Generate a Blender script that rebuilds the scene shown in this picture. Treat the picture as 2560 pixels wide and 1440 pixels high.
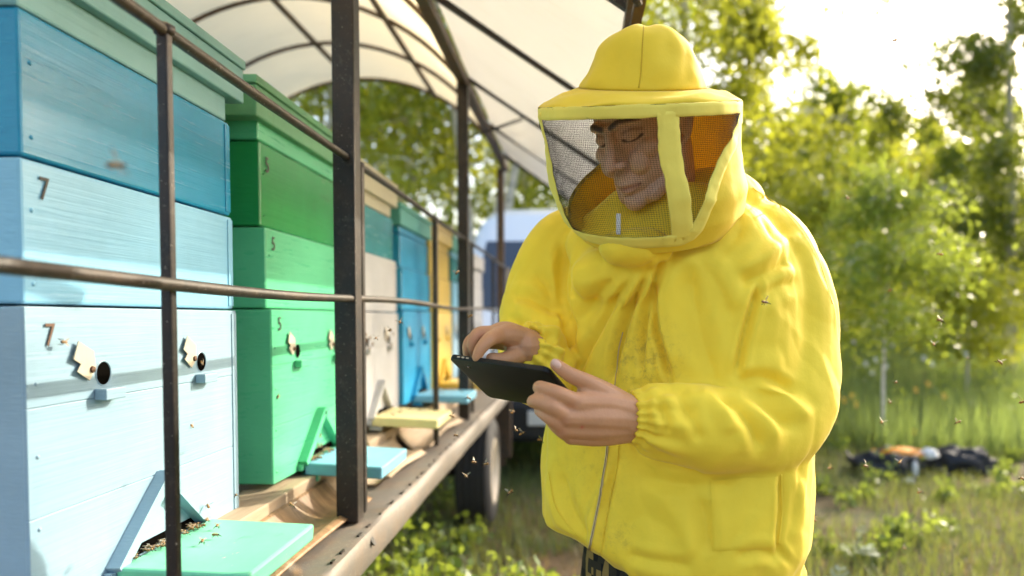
import bpy, bmesh, math, random
import numpy as np
from mathutils import Vector, Matrix, noise as mnoise
from mathutils.bvhtree import BVHTree

for o in list(bpy.data.objects):
    bpy.data.objects.remove(o, do_unlink=True)
scene = bpy.context.scene
COL = scene.collection
R_ = math.radians
random.seed(7); RNG = np.random.default_rng(7)

# ------------------------------------------------------------ camera
CAMZ = 1.26          # eye height of the photographer
FPX = 1950.0         # focal length in pixels of the 2560 px wide photograph
PX0, PY0 = 1445.0, 863.0   # principal point (the photograph is an off-centre crop)
PITCH = R_(2.0)
cam = bpy.data.cameras.new('camera'); camo = bpy.data.objects.new('camera', cam)
COL.objects.link(camo); scene.camera = camo
camo.location = (0, 0, CAMZ); camo.rotation_euler = (R_(90) - PITCH, 0, 0)
cam.sensor_width = 36; cam.lens = 36 * FPX / 2560
cam.shift_x = -(PX0 - 1280) / 2560; cam.shift_y = (PY0 - 720) / 2560
cam.clip_start = 0.02; cam.clip_end = 2000
cam.dof.use_dof = True; cam.dof.focus_distance = 1.27; cam.dof.aperture_fstop = 27.4 / 12.0

# ------------------------------------------------------------ light
SUN_AZ, SUN_EL = R_(45), R_(27)     # azimuth from +X towards +Y
sd = Vector((math.cos(SUN_EL) * math.cos(SUN_AZ), math.cos(SUN_EL) * math.sin(SUN_AZ), math.sin(SUN_EL)))
w = bpy.data.worlds.new('World'); scene.world = w; w.use_nodes = True
nt = w.node_tree; bg = nt.nodes['Background']
sky = nt.nodes.new('ShaderNodeTexSky'); sky.sky_type = 'NISHITA'; sky.sun_disc = False
sky.sun_elevation = SUN_EL; sky.sun_rotation = R_(90) - SUN_AZ
sky.air_density = 1.0; sky.dust_density = 4.0; sky.ozone_density = 0.6
nt.links.new(sky.outputs[0], bg.inputs[0]); bg.inputs[1].default_value = 0.15
sun = bpy.data.lights.new('sun', 'SUN'); suno = bpy.data.objects.new('sun', sun); COL.objects.link(suno)
sun.energy = 2.15; sun.angle = R_(0.5); sun.color = (1.0, 0.90, 0.72)
suno.rotation_euler = sd.to_track_quat('Z', 'Y').to_euler(); suno.location = (20, 20, 12)
vs = scene.view_settings
vs.view_transform = 'Standard'; vs.look = 'None'; vs.gamma = 1; vs.use_curve_mapping = False
vs.exposure = 1.93

# ------------------------------------------------------------ helpers
CU = (0, math.sin(PITCH), math.cos(PITCH)); CF = (0, math.cos(PITCH), -math.sin(PITCH))
def P(px, py, dep):
    """point of the place seen in direction (px,py) at distance dep along Y"""
    u = (px - PX0) / FPX; v = (PY0 - py) / FPX
    d = Vector((u, CF[1] + v * CU[1], CF[2] + v * CU[2])); d *= dep / d.y
    return Vector((d.x, d.y, d.z + CAMZ))
def proj(V):
    V = np.asarray(V, float); y = V[:, 1]; z = V[:, 2] - CAMZ
    dep = y * CF[1] + z * CF[2]; up = y * CU[1] + z * CU[2]
    return np.stack([PX0 + FPX * V[:, 0] / dep, PY0 - FPX * up / dep], 1)
def wz(z): return CAMZ + z

def new_obj(name, me, parent=None):
    o = bpy.data.objects.new(name, me); COL.objects.link(o)
    if parent is not None: o.parent = parent
    return o
def origin(parent):
    v = Vector((0, 0, 0))
    while parent is not None:
        v = v + Vector(parent.location); parent = parent.parent
    return v
def mesh_np(name, V, F, mat=None, parent=None, smooth=False, attr=None):
    """one mesh object from world coordinates; F: array (n,3|4) or list of faces"""
    V = np.asarray(V, np.float32); off = origin(parent)
    V = V - np.array(off, np.float32)
    me = bpy.data.meshes.new(name)
    if isinstance(F, np.ndarray):
        n, k = F.shape
        me.vertices.add(len(V)); me.vertices.foreach_set('co', V.ravel())
        me.loops.add(n * k); me.loops.foreach_set('vertex_index', F.astype(np.int32).ravel())
        me.polygons.add(n); me.polygons.foreach_set('loop_start', np.arange(0, n * k, k, dtype=np.int32))
        me.update(calc_edges=True); me.validate()
    else:
        me.from_pydata(V.tolist(), [], [list(f) for f in F]); me.update()
    if smooth: me.polygons.foreach_set('use_smooth', [True] * len(me.polygons))
    if attr is not None:
        a = me.color_attributes.new('tint', 'FLOAT_COLOR', 'POINT')
        a.data.foreach_set('color', np.asarray(attr, np.float32).ravel())
    if mat is not None: me.materials.append(mat)
    return new_obj(name, me, parent)
def empty(name, loc, label=None, cat=None, group=None):
    o = bpy.data.objects.new(name, None); COL.objects.link(o); o.location = loc; o.empty_display_size = .1
    tag(o, label, cat, group); return o
def tag(o, label=None, cat=None, group=None, kind=None):
    if label: o['label'] = label
    if cat: o['category'] = cat
    if group: o['group'] = group
    if kind: o['kind'] = kind
    return o
class MB:
    """collects pieces of ONE part in world coordinates"""
    def __init__(s): s.v = []; s.f = []
    def add(s, V, F):
        n = len(s.v); s.v += [tuple(p) for p in V]; s.f += [tuple(i + n for i in f) for f in F]; return s
    def box(s, x0, x1, y0, y1, z0, z1, bev=0.0, M=None):
        if bev <= 0:
            V = [(x, y, z) for z in (z0, z1) for y in (y0, y1) for x in (x0, x1)]
            F = [(0, 2, 3, 1), (4, 5, 7, 6), (0, 1, 5, 4), (2, 6, 7, 3), (0, 4, 6, 2), (1, 3, 7, 5)]
        else:
            bm = bmesh.new(); bmesh.ops.create_cube(bm, size=1)
            for v in bm.verts:
                v.co = Vector(((x0 + x1) / 2 + v.co.x * (x1 - x0), (y0 + y1) / 2 + v.co.y * (y1 - y0), (z0 + z1) / 2 + v.co.z * (z1 - z0)))
            bmesh.ops.bevel(bm, geom=list(bm.edges), offset=bev, segments=2, affect='EDGES', profile=.5)
            bm.verts.index_update(); V = [v.co.copy() for v in bm.verts]; F = [[v.index for v in f.verts] for f in bm.faces]; bm.free()
        if M is not None: V = [M @ Vector(p) for p in V]
        return s.add(V, F)
    def tube(s, pts, r, n=8, cap=True, up=(0, 0, 1), sq=None, ell=1.0):
        """tube along pts; r number or list; sq=(w,h) gives a rectangular bar"""
        pts = [Vector(p) for p in pts]; m = len(pts)
        rs = r if hasattr(r, '__len__') else [r] * m
        V = []; up = Vector(up)
        for i, p in enumerate(pts):
            t = (pts[min(i + 1, m - 1)] - pts[max(i - 1, 0)]).normalized()
            u = up if abs(t.dot(up)) < .95 else Vector((1, 0, 0)) if abs(t.x) < .9 else Vector((0, 1, 0))
            a = t.cross(u).normalized()
            if not sq and i:      # carry the frame along so that rings never twist
                a = (pa - t * pa.dot(t)).normalized()
            pa = a; b = a.cross(t).normalized()
            if sq:
                ring = [(-sq[0] / 2, -sq[1] / 2), (sq[0] / 2, -sq[1] / 2), (sq[0] / 2, sq[1] / 2), (-sq[0] / 2, sq[1] / 2)]
            else:
                ring = [(rs[i] * math.cos(k * math.tau / n), rs[i] * ell * math.sin(k * math.tau / n)) for k in range(n)]
            V += [p + a * q[0] + b * q[1] for q in ring]
        k = 4 if sq else n; F = []
        for i in range(m - 1):
            for j in range(k):
                F.append((i * k + j, i * k + (j + 1) % k, (i + 1) * k + (j + 1) % k, (i + 1) * k + j))
        if cap: F.append(tuple(reversed(range(k)))); F.append(tuple((m - 1) * k + j for j in range(k)))
        return s.add(V, F)
    def lathe(s, prof, c, axis, n=16, cap=False):
        """prof: (dist along axis, radius)"""
        c = Vector(c); ax = Vector(axis).normalized()
        u = Vector((0, 0, 1)) if abs(ax.z) < .9 else Vector((1, 0, 0))
        a = ax.cross(u).normalized(); b = ax.cross(a)
        V = []; F = []
        for d, r in prof:
            V += [c + ax * d + (a * math.cos(j * math.tau / n) + b * math.sin(j * math.tau / n)) * r for j in range(n)]
        for i in range(len(prof) - 1):
            for j in range(n): F.append((i * n + j, i * n + (j + 1) % n, (i + 1) * n + (j + 1) % n, (i + 1) * n + j))
        if cap: F.append(tuple(reversed(range(n)))); F.append(tuple((len(prof) - 1) * n + j for j in range(n)))
        return s.add(V, F)
    def prism(s, poly, d):
        """closed planar outline (3D points) extruded by vector d"""
        poly = [Vector(p) for p in poly]; n = len(poly); d = Vector(d)
        V = poly + [p + d for p in poly]
        F = [tuple(range(n)), tuple(reversed(range(n, 2 * n)))] + [(i, i + n, (i + 1) % n + n, (i + 1) % n) for i in range(n)]
        return s.add(V, F)
    def build(s, name, mat, parent=None, smooth=False):
        off = origin(parent); me = bpy.data.meshes.new(name)
        me.from_pydata([(p[0] - off.x, p[1] - off.y, p[2] - off.z) for p in s.v], [], s.f); me.update()
        bm = bmesh.new(); bm.from_mesh(me); bmesh.ops.recalc_face_normals(bm, faces=list(bm.faces)); bm.to_mesh(me); bm.free()
        if smooth:
            me.polygons.foreach_set('use_smooth', [True] * len(me.polygons))
        me.materials.append(mat)
        o = new_obj(name, me, parent)
        if smooth == 'auto':
            m = o.modifiers.new('edge', 'EDGE_SPLIT'); m.split_angle = R_(35)
        return o
def BX(name, mat, parent, x0, x1, y0, y1, z0, z1, bev=.002):
    return MB().box(x0, x1, y0, y1, z0, z1, bev).build(name, mat, parent)
def copy_tree(o, parent=None):
    c = o.copy(); COL.objects.link(c); c.parent = parent
    for k in ('label',):
        pass
    for ch in list(o.children): copy_tree(ch, c)
    return c
def spline(pts, n):
    """Catmull-Rom through rows of any dimension"""
    p = np.asarray(pts, float); m = len(p)
    q = np.vstack([2 * p[0] - p[1], p, 2 * p[-1] - p[-2]])
    out = []
    for t in np.linspace(0, m - 1, n):
        i = min(int(t), m - 2); f = t - i
        a, b, c, d = q[i], q[i + 1], q[i + 2], q[i + 3]
        out.append(.5 * (2 * b + (c - a) * f + (2 * a - 5 * b + 4 * c - d) * f * f + (3 * b - a - 3 * c + d) * f ** 3))
    return np.array(out)
def remesh(mb, voxel, smooth_it=4, fac=.5):
    """union of the pieces in mb as one continuous surface -> (V,F)"""
    me = bpy.data.meshes.new('tmp'); me.from_pydata([tuple(p) for p in mb.v], [], mb.f); me.update()
    bm = bmesh.new(); bm.from_mesh(me); bmesh.ops.recalc_face_normals(bm, faces=list(bm.faces)); bm.to_mesh(me); bm.free()
    o = bpy.data.objects.new('tmp', me); COL.objects.link(o)
    m = o.modifiers.new('r', 'REMESH'); m.mode = 'VOXEL'; m.voxel_size = voxel
    if smooth_it:
        s = o.modifiers.new('s', 'SMOOTH'); s.factor = fac; s.iterations = smooth_it
    dg = bpy.context.evaluated_depsgraph_get(); e = o.evaluated_get(dg); r = e.to_mesh()
    V = np.empty(len(r.vertices) * 3, np.float64); r.vertices.foreach_get('co', V); V = V.reshape(-1, 3)
    F = [tuple(p.vertices) for p in r.polygons]
    e.to_mesh_clear(); bpy.data.objects.remove(o); bpy.data.meshes.remove(me)
    if all(len(f) == 4 for f in F): F = np.array(F)
    return V, F
def vnormals(V, F):
    V = np.asarray(V); N = np.zeros_like(V); F = np.asarray(F)
    n = np.cross(V[F[:, 2]] - V[F[:, 0]], V[F[:, -1]] - V[F[:, 1]]) if F.shape[1] == 4 else np.cross(V[F[:, 1]] - V[F[:, 0]], V[F[:, 2]] - V[F[:, 0]])
    for k in range(F.shape[1]): np.add.at(N, F[:, k], n)
    return N / (np.linalg.norm(N, axis=1, keepdims=True) + 1e-12)
def seg_dist(Q, poly):
    """distance of 2D/3D points Q to polyline; also the arc fraction"""
    best = np.full(len(Q), 1e9); par = np.zeros(len(Q)); poly = np.asarray(poly, float)
    L = np.r_[0, np.cumsum(np.linalg.norm(np.diff(poly, axis=0), axis=1))]
    for i in range(len(poly) - 1):
        a, b = poly[i], poly[i + 1]; d = b - a; l2 = (d * d).sum() + 1e-12
        t = np.clip(((Q - a) @ d) / l2, 0, 1); dist = np.linalg.norm(Q - (a + t[:, None] * d), axis=1)
        m = dist < best; best[m] = dist[m]; par[m] = (L[i] + t[m] * (L[i + 1] - L[i])) / L[-1]
    return best, par

# ------------------------------------------------------------ materials
class NT:
    def __init__(s, name):
        s.m = bpy.data.materials.new(name); s.m.use_nodes = True; s.t = s.m.node_tree
        s.b = s.t.nodes['Principled BSDF']; s.out = s.t.nodes['Material Output']
    def n(s, kind, **kw):
        x = s.t.nodes.new(kind)
        for k, v in kw.items():
            if k.startswith('i_'):
                x.inputs[int(k[2:]) if k[2:].isdigit() else k[2:].replace('_', ' ')].default_value = v
            else: setattr(x, k, v)
        return x
    def l(s, a, b): s.t.links.new(a, b)
    def coord(s, scale=(1, 1, 1), kind='Object', rot=(0, 0, 0)):
        c = s.n('ShaderNodeTexCoord'); m = s.n('ShaderNodeMapping'); m.inputs['Scale'].default_value = scale; m.inputs['Rotation'].default_value = rot
        s.l(c.outputs[kind], m.inputs[0]); return m.outputs[0]
    def noise(s, vec, scale=5, detail=4, rough=.55, dist=0):
        x = s.n('ShaderNodeTexNoise'); x.inputs['Scale'].default_value = scale; x.inputs['Detail'].default_value = detail
        x.inputs['Roughness'].default_value = rough; x.inputs['Distortion'].default_value = dist; s.l(vec, x.inputs['Vector']); return x.outputs['Fac']
    def ramp(s, fac, stops):
        x = s.n('ShaderNodeValToRGB'); e = x.color_ramp.elements
        while len(e) < len(stops): e.new(.5)
        for i, (p, c) in enumerate(stops):
            e[i].position = p; e[i].color = (c, c, c, 1) if not hasattr(c, '__len__') else (*c[:3], 1)
        s.l(fac, x.inputs[0]); return x.outputs[0]
    def mix(s, fac, a, b, mode='MIX'):
        x = s.n('ShaderNodeMix', data_type='RGBA', blend_type=mode)
        for v, i in ((fac, 0), (a, 6), (b, 7)):
            if hasattr(v, 'links'): s.l(v, x.inputs[i])
            elif i == 0: x.inputs[0].default_value = v
            else: x.inputs[i].default_value = (*v[:3], 1)
        return x.outputs[2]
    def math(s, op, a, b=0, c=None):
        x = s.n('ShaderNodeMath', operation=op)
        for v, i in ((a, 0), (b, 1), (c, 2)):
            if v is None: continue
            if hasattr(v, 'links'): s.l(v, x.inputs[i])
            else: x.inputs[i].default_value = v
        return x.outputs[0]
    def bump(s, h, strength=.3, dist=.002, prev=None):
        x = s.n('ShaderNodeBump'); x.inputs['Strength'].default_value = strength; x.inputs['Distance'].default_value = dist
        s.l(h, x.inputs['Height'])
        if prev is not None: s.l(prev, x.inputs['Normal'])
        s.l(x.outputs[0], s.b.inputs['Normal']); return x.outputs[0]
    def set(s, color=None, rough=None, metal=None, spec=None, coat=None):
        for v, k in ((color, 'Base Color'), (rough, 'Roughness'), (metal, 'Metallic'), (spec, 'Specular IOR Level'), (coat, 'Coat Weight')):
            if v is None: continue
            if hasattr(v, 'links'): s.l(v, s.b.inputs[k])
            else: s.b.inputs[k].default_value = (*v[:3], 1) if k == 'Base Color' else v
        return s
def S(r, g, b):
    f = lambda c: (c / 255 / 12.92) if c / 255 < .04045 else ((c / 255 + .055) / 1.055) ** 2.4
    return (f(r), f(g), f(b))
def paint(name, col, rough=.32, wear=.5, dirt=.25, chip=(.42, .35, .26), coat=.25):
    """brushed oil paint over boards, grain along the trailer"""
    m = NT(name); v = m.coord((9, 2.2, 46))
    g = m.noise(v, 2.2, 6, .6, .3); v2 = m.coord((1, 1, 1)); blot = m.noise(v2, 5, 5, .6)
    vs_ = m.coord((30, .9, 150)); brush = m.noise(vs_, 2.0, 3, .5)
    c1 = m.mix(m.ramp(blot, [(.3, 0), (.75, 1)]), [x * .86 for x in col], [min(1, x * 1.07 + .01) for x in col])
    stain = m.ramp(m.noise(m.coord((3, 6, 1.3)), 3.1, 6, .7), [(.56, 0), (.78, 1)])
    c2 = m.mix(m.math('MULTIPLY', stain, dirt), c1, [x * .55 + .02 for x in col])
    chips = m.ramp(m.noise(m.coord((14, 7, 22)), 4.5, 8, .74), [(.70 - .06 * wear, 0), (.72 - .06 * wear, 1)])
    c3 = m.mix(m.math('MULTIPLY', chips, .8 * wear), c2, chip)
    m.set(c3, m.math('ADD', m.math('MULTIPLY', g, .22), rough - .08), spec=.32, coat=coat * .35)
    m.b.inputs['Coat Roughness'].default_value = .16
    h = m.math('ADD', m.math('MULTIPLY', g, .7), m.math('ADD', m.math('MULTIPLY', brush, .45), m.math('MULTIPLY', chips, -.6 * wear)))
    m.bump(h, .45, .0022); return m.m
def simple(name, col, rough=.5, metal=0, var=.12, scale=20, bump=.15, dist=.001, spec=None):
    m = NT(name); n = m.noise(m.coord(), scale, 5, .6)
    m.set(m.mix(n, [c * (1 - var) for c in col], [min(1, c * (1 + var)) for c in col]), rough, metal, spec)
    if bump: m.bump(m.noise(m.coord(), scale * 4, 4, .6), bump, dist)
    return m.m
def steel(name, base=(.035, .028, .022), rust=(.16, .075, .035), amt=.5, dust=.35, rough=.5, ribs=False):
    m = NT(name); n = m.noise(m.coord(), 14, 8, .7); n2 = m.noise(m.coord(), 70, 5, .7)
    c = m.mix(m.math('MULTIPLY', m.ramp(n, [(.42, 0), (.7, 1)]), amt), base, rust)
    c = m.mix(m.math('MULTIPLY', m.ramp(n2, [(.55, 0), (.75, 1)]), dust), c, (.30, .26, .21))
    sp = m.ramp(m.noise(m.coord(), 260, 2, .5), [(.70, 0), (.735, 1)])
    c = m.mix(m.math('MULTIPLY', sp, .6), c, (.5, .45, .38))
    m.set(c, m.math('ADD', m.math('MULTIPLY', n, .3), rough - .15), .25, .45)
    nb = m.bump(n2, .35, .0015)
    return m.m
def leaf_mat(name, c1, c2, trans=.5, rough=.30, hue_scale=.35):
    m = NT(name); g = m.n('ShaderNodeNewGeometry'); at = m.n('ShaderNodeAttribute', attribute_name='tint')
    col = m.mix(at.outputs['Fac'], c1, c2)
    m.set(col, rough, spec=.6)
    tr = m.n('ShaderNodeBsdfTranslucent'); tc = m.mix(.55, col, (min(1, c2[0] * 2.1), min(1, c2[1] * 1.75), c2[2] * .8)); m.l(tc, tr.inputs[0])
    mx = m.n('ShaderNodeMixShader'); mx.inputs[0].default_value = trans
    m.l(m.b.outputs[0], mx.inputs[1]); m.l(tr.outputs[0], mx.inputs[2]); m.l(mx.outputs[0], m.out.inputs[0]); return m.m
# ============================================================ SETTING: ground
def gz(x, y):
    """height of the ground: level by the trailer, rising gently towards the wood"""
    t = np.clip((np.asarray(y, float) - 7.0) / 10.0, 0, 1)
    far = np.clip(np.asarray(y, float) - 12.0, 0, 40)
    return .28 * t * t * (3 - 2 * t) + .035 * far + .02 * np.sin(np.asarray(x) * 1.7) * np.sin(np.asarray(y) * 1.3)
m = NT('meadow_soil'); n1 = m.noise(m.coord(), 1.1, 6, .65); n2 = m.noise(m.coord(), 9, 6, .7); n3 = m.noise(m.coord(), 45, 5, .7)
c = m.mix(m.ramp(n1, [(.4, 0), (.62, 1)]), (.15, .10, .055), (.055, .075, .022))
c = m.mix(m.ramp(n2, [(.45, 0), (.7, 1)]), c, (.20, .145, .075)); c = m.mix(m.ramp(n3, [(.5, 0), (.75, 1)]), c, (.05, .04, .022))
m.set(c, .9, spec=.2); m.bump(n3, .8, .02); M_SOIL = m.m
xs = np.concatenate([np.linspace(-60, -8, 14), np.linspace(-7, 14, 64), np.linspace(16, 90, 16)])
ys = np.concatenate([np.linspace(-30, -2, 8), np.linspace(-1.5, 30, 90), np.linspace(32, 140, 20)])
gx, gy = np.meshgrid(xs, ys); zz = gz(gx, gy)
V = np.stack([gx.ravel(), gy.ravel(), zz.ravel()], 1); nx_ = len(xs)
i = np.arange(len(ys) - 1)[:, None] * nx_ + np.arange(nx_ - 1)[None]; i = i.ravel()
ground = mesh_np('ground', V, np.stack([i, i + 1, i + nx_ + 1, i + nx_], 1), M_SOIL, None, True); tag(ground, kind='structure')

# ============================================================ TRAILER
M_BLACK = steel('black_painted_steel', (.014, .012, .011), (.10, .05, .028), .25, .14, .45)
M_RAIL = steel('bare_rebar_steel', (.024, .021, .018), (.085, .056, .036), .6, .2, .5)
M_CHAN = steel('dusty_sheet_steel', (.13, .118, .104), (.19, .135, .09), .6, .5, .6)
M_ARCH = steel('brown_primed_steel', (.07, .048, .032), (.17, .09, .045), .6, .25, .55)
def sheet_mat(name, tint, trans, ribs):
    m = NT(name); n = m.noise(m.coord(), 3.5, 6, .65); st = m.ramp(m.noise(m.coord((2, 14, 2)), 2.2, 6, .7), [(.55, 0), (.8, 1)])
    c = m.mix(n, [x * .92 for x in tint], tint); c = m.mix(m.math('MULTIPLY', st, .22), c, (.5, .42, .28))
    m.set(c, .28, spec=.5)
    tr = m.n('ShaderNodeBsdfTranslucent'); m.l(c, tr.inputs[0])
    wv = m.n('ShaderNodeTexWave', wave_type='BANDS', bands_direction='Y'); wv.inputs['Scale'].default_value = ribs; m.l(m.coord(), wv.inputs[0])
    big = m.noise(m.coord((1, 1.3, 1)), 2.4, 3, .5)
    nb = m.bump(big, .5, .05); nb = m.bump(wv.outputs['Fac'], .25, .002, nb)
    mx = m.n('ShaderNodeMixShader'); mx.inputs[0].default_value = trans
    m.l(m.b.outputs[0], mx.inputs[1]); m.l(tr.outputs[0], mx.inputs[2]); m.l(mx.outputs[0], m.out.inputs[0]); return m.m
M_ROOF = sheet_mat('cream_roof_sheet', (.90, .84, .68), .78, 14)
M_FLAP = sheet_mat('milky_polycarbonate', (.80, .78, .735), .52, 30)
m = NT('weathered_timber'); g = m.noise(m.coord((26, 1.6, 26)), 2.4, 7, .65, .6); kn = m.noise(m.coord((4, 2, 4)), 2, 3)
m.set(m.mix(g, (.22, .155, .10), (.46, .37, .26)), .75, spec=.25); m.bump(g, .5, .002); M_WOOD = m.m
m = NT('brown_plywood'); g = m.noise(m.coord((3, 11, 3)), 3.0, 6, .6, 1.2)
m.set(m.mix(m.ramp(g, [(.3, 0), (.7, 1)]), (.13, .07, .032), (.32, .20, .10)), .42, spec=.4, coat=.15); m.bump(g, .25, .002); M_PLY = m.m
M_RUBBER = simple('dusty_tyre_rubber', (.035, .032, .03), .85, 0, .3, 9, .6, .004)
M_RIM = simple('pale_wheel_paint', (.55, .47, .36), .5, .1, .15, 12)

ZT, ZM, ZF, ZE = wz(.354), wz(.0434), wz(-.4585), wz(1.074)   # top rail, middle rail, floor channel, eave
XB = -.47
tr = empty('apiary_trailer', (-1.3, 2.4, 0), 'long roofed apiary trailer with black railings and a curved cream canopy', 'trailer')
YN, YF = -.9, 5.95
# edge channel with its rolled lip
mb = MB(); prof = [(-.65, -.469), (-.54, -.464), (-.461, -.4585), (-.452, -.4615), (-.446, -.470), (-.4425, -.486), (-.4425, -.520), (-.449, -.533), (-.50, -.539), (-.65, -.543)]
ny = 60; V = []
for j in range(ny + 1):
    y = YN + (YF - YN) * j / ny
    for k, (x, z) in enumerate(prof):
        dx = .0025 * math.sin(y * 7 + k) + .002 * math.sin(y * 23 + 2 * k)
        V.append((x + dx, y, wz(z + dx * .6)))
n = len(prof); F = [(j * n + k, j * n + (k + 1) % n, (j + 1) * n + (k + 1) % n, (j + 1) * n + k) for j in range(ny) for k in range(n)]
F += [tuple(reversed(range(n))), tuple(ny * n + k for k in range(n))]
mb.add(V, F).build('edge_channel', M_CHAN, tr, 'auto')
random.seed(3)
for k in range(40):   # torn punched burrs along the seam
    y = 1.03 + 3.9 * (k / 40) + random.uniform(-.03, .03); l = random.uniform(.006, .03)
    MB().box(-.463, -.458, y, y + l, wz(-.4585), wz(-.4585 + random.uniform(.002, .005))).build('seam_burr', M_BLACK, tr)
MB().lathe([(0, .011), (.0035, .011)], (-.444, 1.665, wz(-.481)), (.85, 0, .5), 14, True).build('drain_hole_disc', M_BLACK, tr)  # solid black disc drawn for the dark of an open hole
BX('inner_beam', M_BLACK, tr, -.72, -.652, YN, YF, wz(-.56), wz(-.475), .003)
BX('far_edge_beam', M_CHAN, tr, -2.4, -2.3, YN, YF, wz(-.54), wz(-.465), .003)
for k in range(6):
    y = -.6 + k * 1.15
    BX('cross_member', M_BLACK, tr, -2.31, -.655, y, y + .06, wz(-.575), wz(-.49), .003)
for k in range(12):   # deck boards lie lengthwise between the beams
    x = -2.29 + k * .13
    BX('deck_plank', M_WOOD, tr, x, x + .122, YN + .02, YF - .02, wz(-.4895), wz(-.462), .002)
# railing posts
def post(x, y, z0, z1, wdt, mat=M_BLACK, name='post', lean=0):
    M = Matrix.Translation((x, y, z0)) @ Matrix.Rotation(lean, 4, 'Y')
    return MB().box(-wdt / 2, wdt / 2, -wdt / 2, wdt / 2, 0, z1 - z0, .003, M).build(name, mat, tr)
post(-.514, 1.747, ZF + .001, ZE, .049); post(-.515, 3.526, ZF + .001, ZE, .048); post(-.548, 5.555, ZF - .6, ZE - .02, .049, M_ARCH); post(-.51, .02, ZF + .001, ZE, .049)
for y in (.02, 1.747, 3.526, 5.555): post(-2.333, y, ZF + .001, ZE, .046)
for y, wd in ((.972, .0146), (1.826, .0206), (2.788, .0185), (3.754, .0163), (4.687, .0163)):
    post(-.509, y, ZF + .0012, ZT - .002, wd, M_BLACK, 'railing_upright')
    MB().lathe([(-.009, .004), (-.005, .0125), (.004, .0135), (.009, .006)], (-.509, y, ZT), (0, 0, 1), 8, True).build('weld_bead', M_BLACK, tr, True)
post(-.501, 5.6, ZF - .3, ZT, .024, M_RIM, 'railing_upright')
def rebar(x, z, y0, y1, r, name, ribs=True, bow=.004):
    nseg = int((y1 - y0) / (.0045 if ribs else .05)); pts = []; rr = []
    for k in range(nseg + 1):
        y = y0 + (y1 - y0) * k / nseg
        pts.append((x + bow * .5 * math.sin(y * 2.1), y, z + bow * math.sin(y * 3.3 + .5))); rr.append(r * (1.10 if k % 2 else .95) if ribs else r * (1 + .02 * math.sin(y * 31)))
    return MB().tube(pts, rr, 10).build(name, M_RAIL, tr, True)
rebar(-.509, ZT, -.6, 5.6, .0082, 'top_rail', False, .002)
rebar(-.500, ZM, -.6, 2.788, .0078, 'middle_rail', True, .005)
rebar(-.500, ZM, 2.789, 5.6, .0072, 'middle_rail', False, .006)
# barrel roof
CX, CZ, RR = -1.4215, wz(.535), 1.058
A0 = math.acos(.911 / RR)
def arc(y, r=RR, n=28, a0=A0):
    return [(CX + r * math.cos(a), y, CZ + r * math.sin(a)) for a in np.linspace(a0, math.pi - a0, n)]
for y in (-.65, .0, .65, 1.3, 1.95, 2.6, 3.28, 3.93, 4.58, 5.26):
    MB().tube(arc(y), .012, 8, up=(0, 1, 0)).build('roof_arch', M_ARCH, tr, True)
for x, r in ((-1.509, .012), (-.947, .012), (-2.0, .012)):
    z = CZ + math.sqrt(RR * RR - (x - CX) ** 2) - .013
    MB().tube([(x, -.6, z), (x, 5.26, z)], 0, sq=(.024, .018)).build('roof_purlin', M_ARCH, tr)
MB().box(-.532, -.490, -.6, 5.57, ZE - .04, ZE + .002, .003).build('eave_beam', M_ARCH, tr)
MB().box(-2.355, -2.31, -.6, 5.57, ZE - .04, ZE + .002, .003).build('eave_beam', M_ARCH, tr)
V = []; nn = 40; ky = 110
for j in range(ky + 1):
    y = -.67 + 5.96 * j / ky
    sag = .010 * math.sin(math.pi * ((y + .65) / .65 % 1)) ** 2
    V += [(CX + (RR + .014 - sag) * math.cos(a), y, CZ + (RR + .014 - sag) * math.sin(a)) for a in np.linspace(A0 - .02, math.pi - A0 + .02, nn)]
j, k = np.meshgrid(np.arange(ky), np.arange(nn - 1), indexing='ij'); b0 = (j * nn + k).ravel()
o = mesh_np('roof_sheet', V, np.stack([b0, b0 + 1, b0 + nn + 1, b0 + nn], 1), M_ROOF, tr, True)
o.modifiers.new('thick', 'SOLIDIFY').thickness = .003
# side awning, hinged at the eave and sloping down outwards
H0 = Vector((-.494, 0, ZE + .012)); H1 = Vector((.117, 0, wz(.681)))
aw = H1 - H0; awn = Vector((-aw.z, 0, aw.x)).normalized()
V = []; ka, kb = 26, 100
for j in range(kb + 1):
    y = .15 + 5.12 * j / kb
    for k in range(ka + 1):
        t = k / ka; sg = -.012 * math.sin(math.pi * ((y - .8) / .8 % 1)) ** 2 * math.sin(math.pi * t) + .004 * math.sin(y * 5 + t * 4)
        q = H0 + aw * t + awn * (sg + .012); V.append((q.x, y, q.z))
jj, kk = np.meshgrid(np.arange(kb), np.arange(ka), indexing='ij'); b0 = (jj * (ka + 1) + kk).ravel()
o = mesh_np('awning_sheet', V, np.stack([b0, b0 + 1, b0 + ka + 2, b0 + ka + 1], 1), M_FLAP, tr, True)
o.modifiers.new('thick', 'SOLIDIFY').thickness = .004
for y in (.18, .87, 1.74, 2.64, 3.58, 4.43, 5.25):
    a = H0 + Vector((0, y, 0)) + aw * .0; b = H0 + Vector((0, y, 0)) + aw
    MB().tube([a, b], 0, sq=(.022, .024), up=awn).build('awning_rib', M_BLACK, tr)
q = H1 - awn * .012
MB().tube([(q.x, .15, q.z), (q.x, 5.27, q.z)], 0, sq=(.012, .026)).build('awning_edge_bar', M_ARCH, tr)
c0 = Vector((H1.x + .01, 1.65, H1.z - .012))
MB().tube([c0 + Vector((.012, -.16, .05)), c0 + Vector((.004, 0, -.005)), c0 + Vector((-.012, .22, -.07))], 0, sq=(.022, .014)).build('awning_strut', M_ARCH, tr)
MB().lathe([(-.018, .008), (-.016, .013), (.016, .013), (.018, .008)], c0 + Vector((.004, -.04, .012)), (1, .2, 0), 10, True).build('strut_clamp', M_BLACK, tr)
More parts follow.
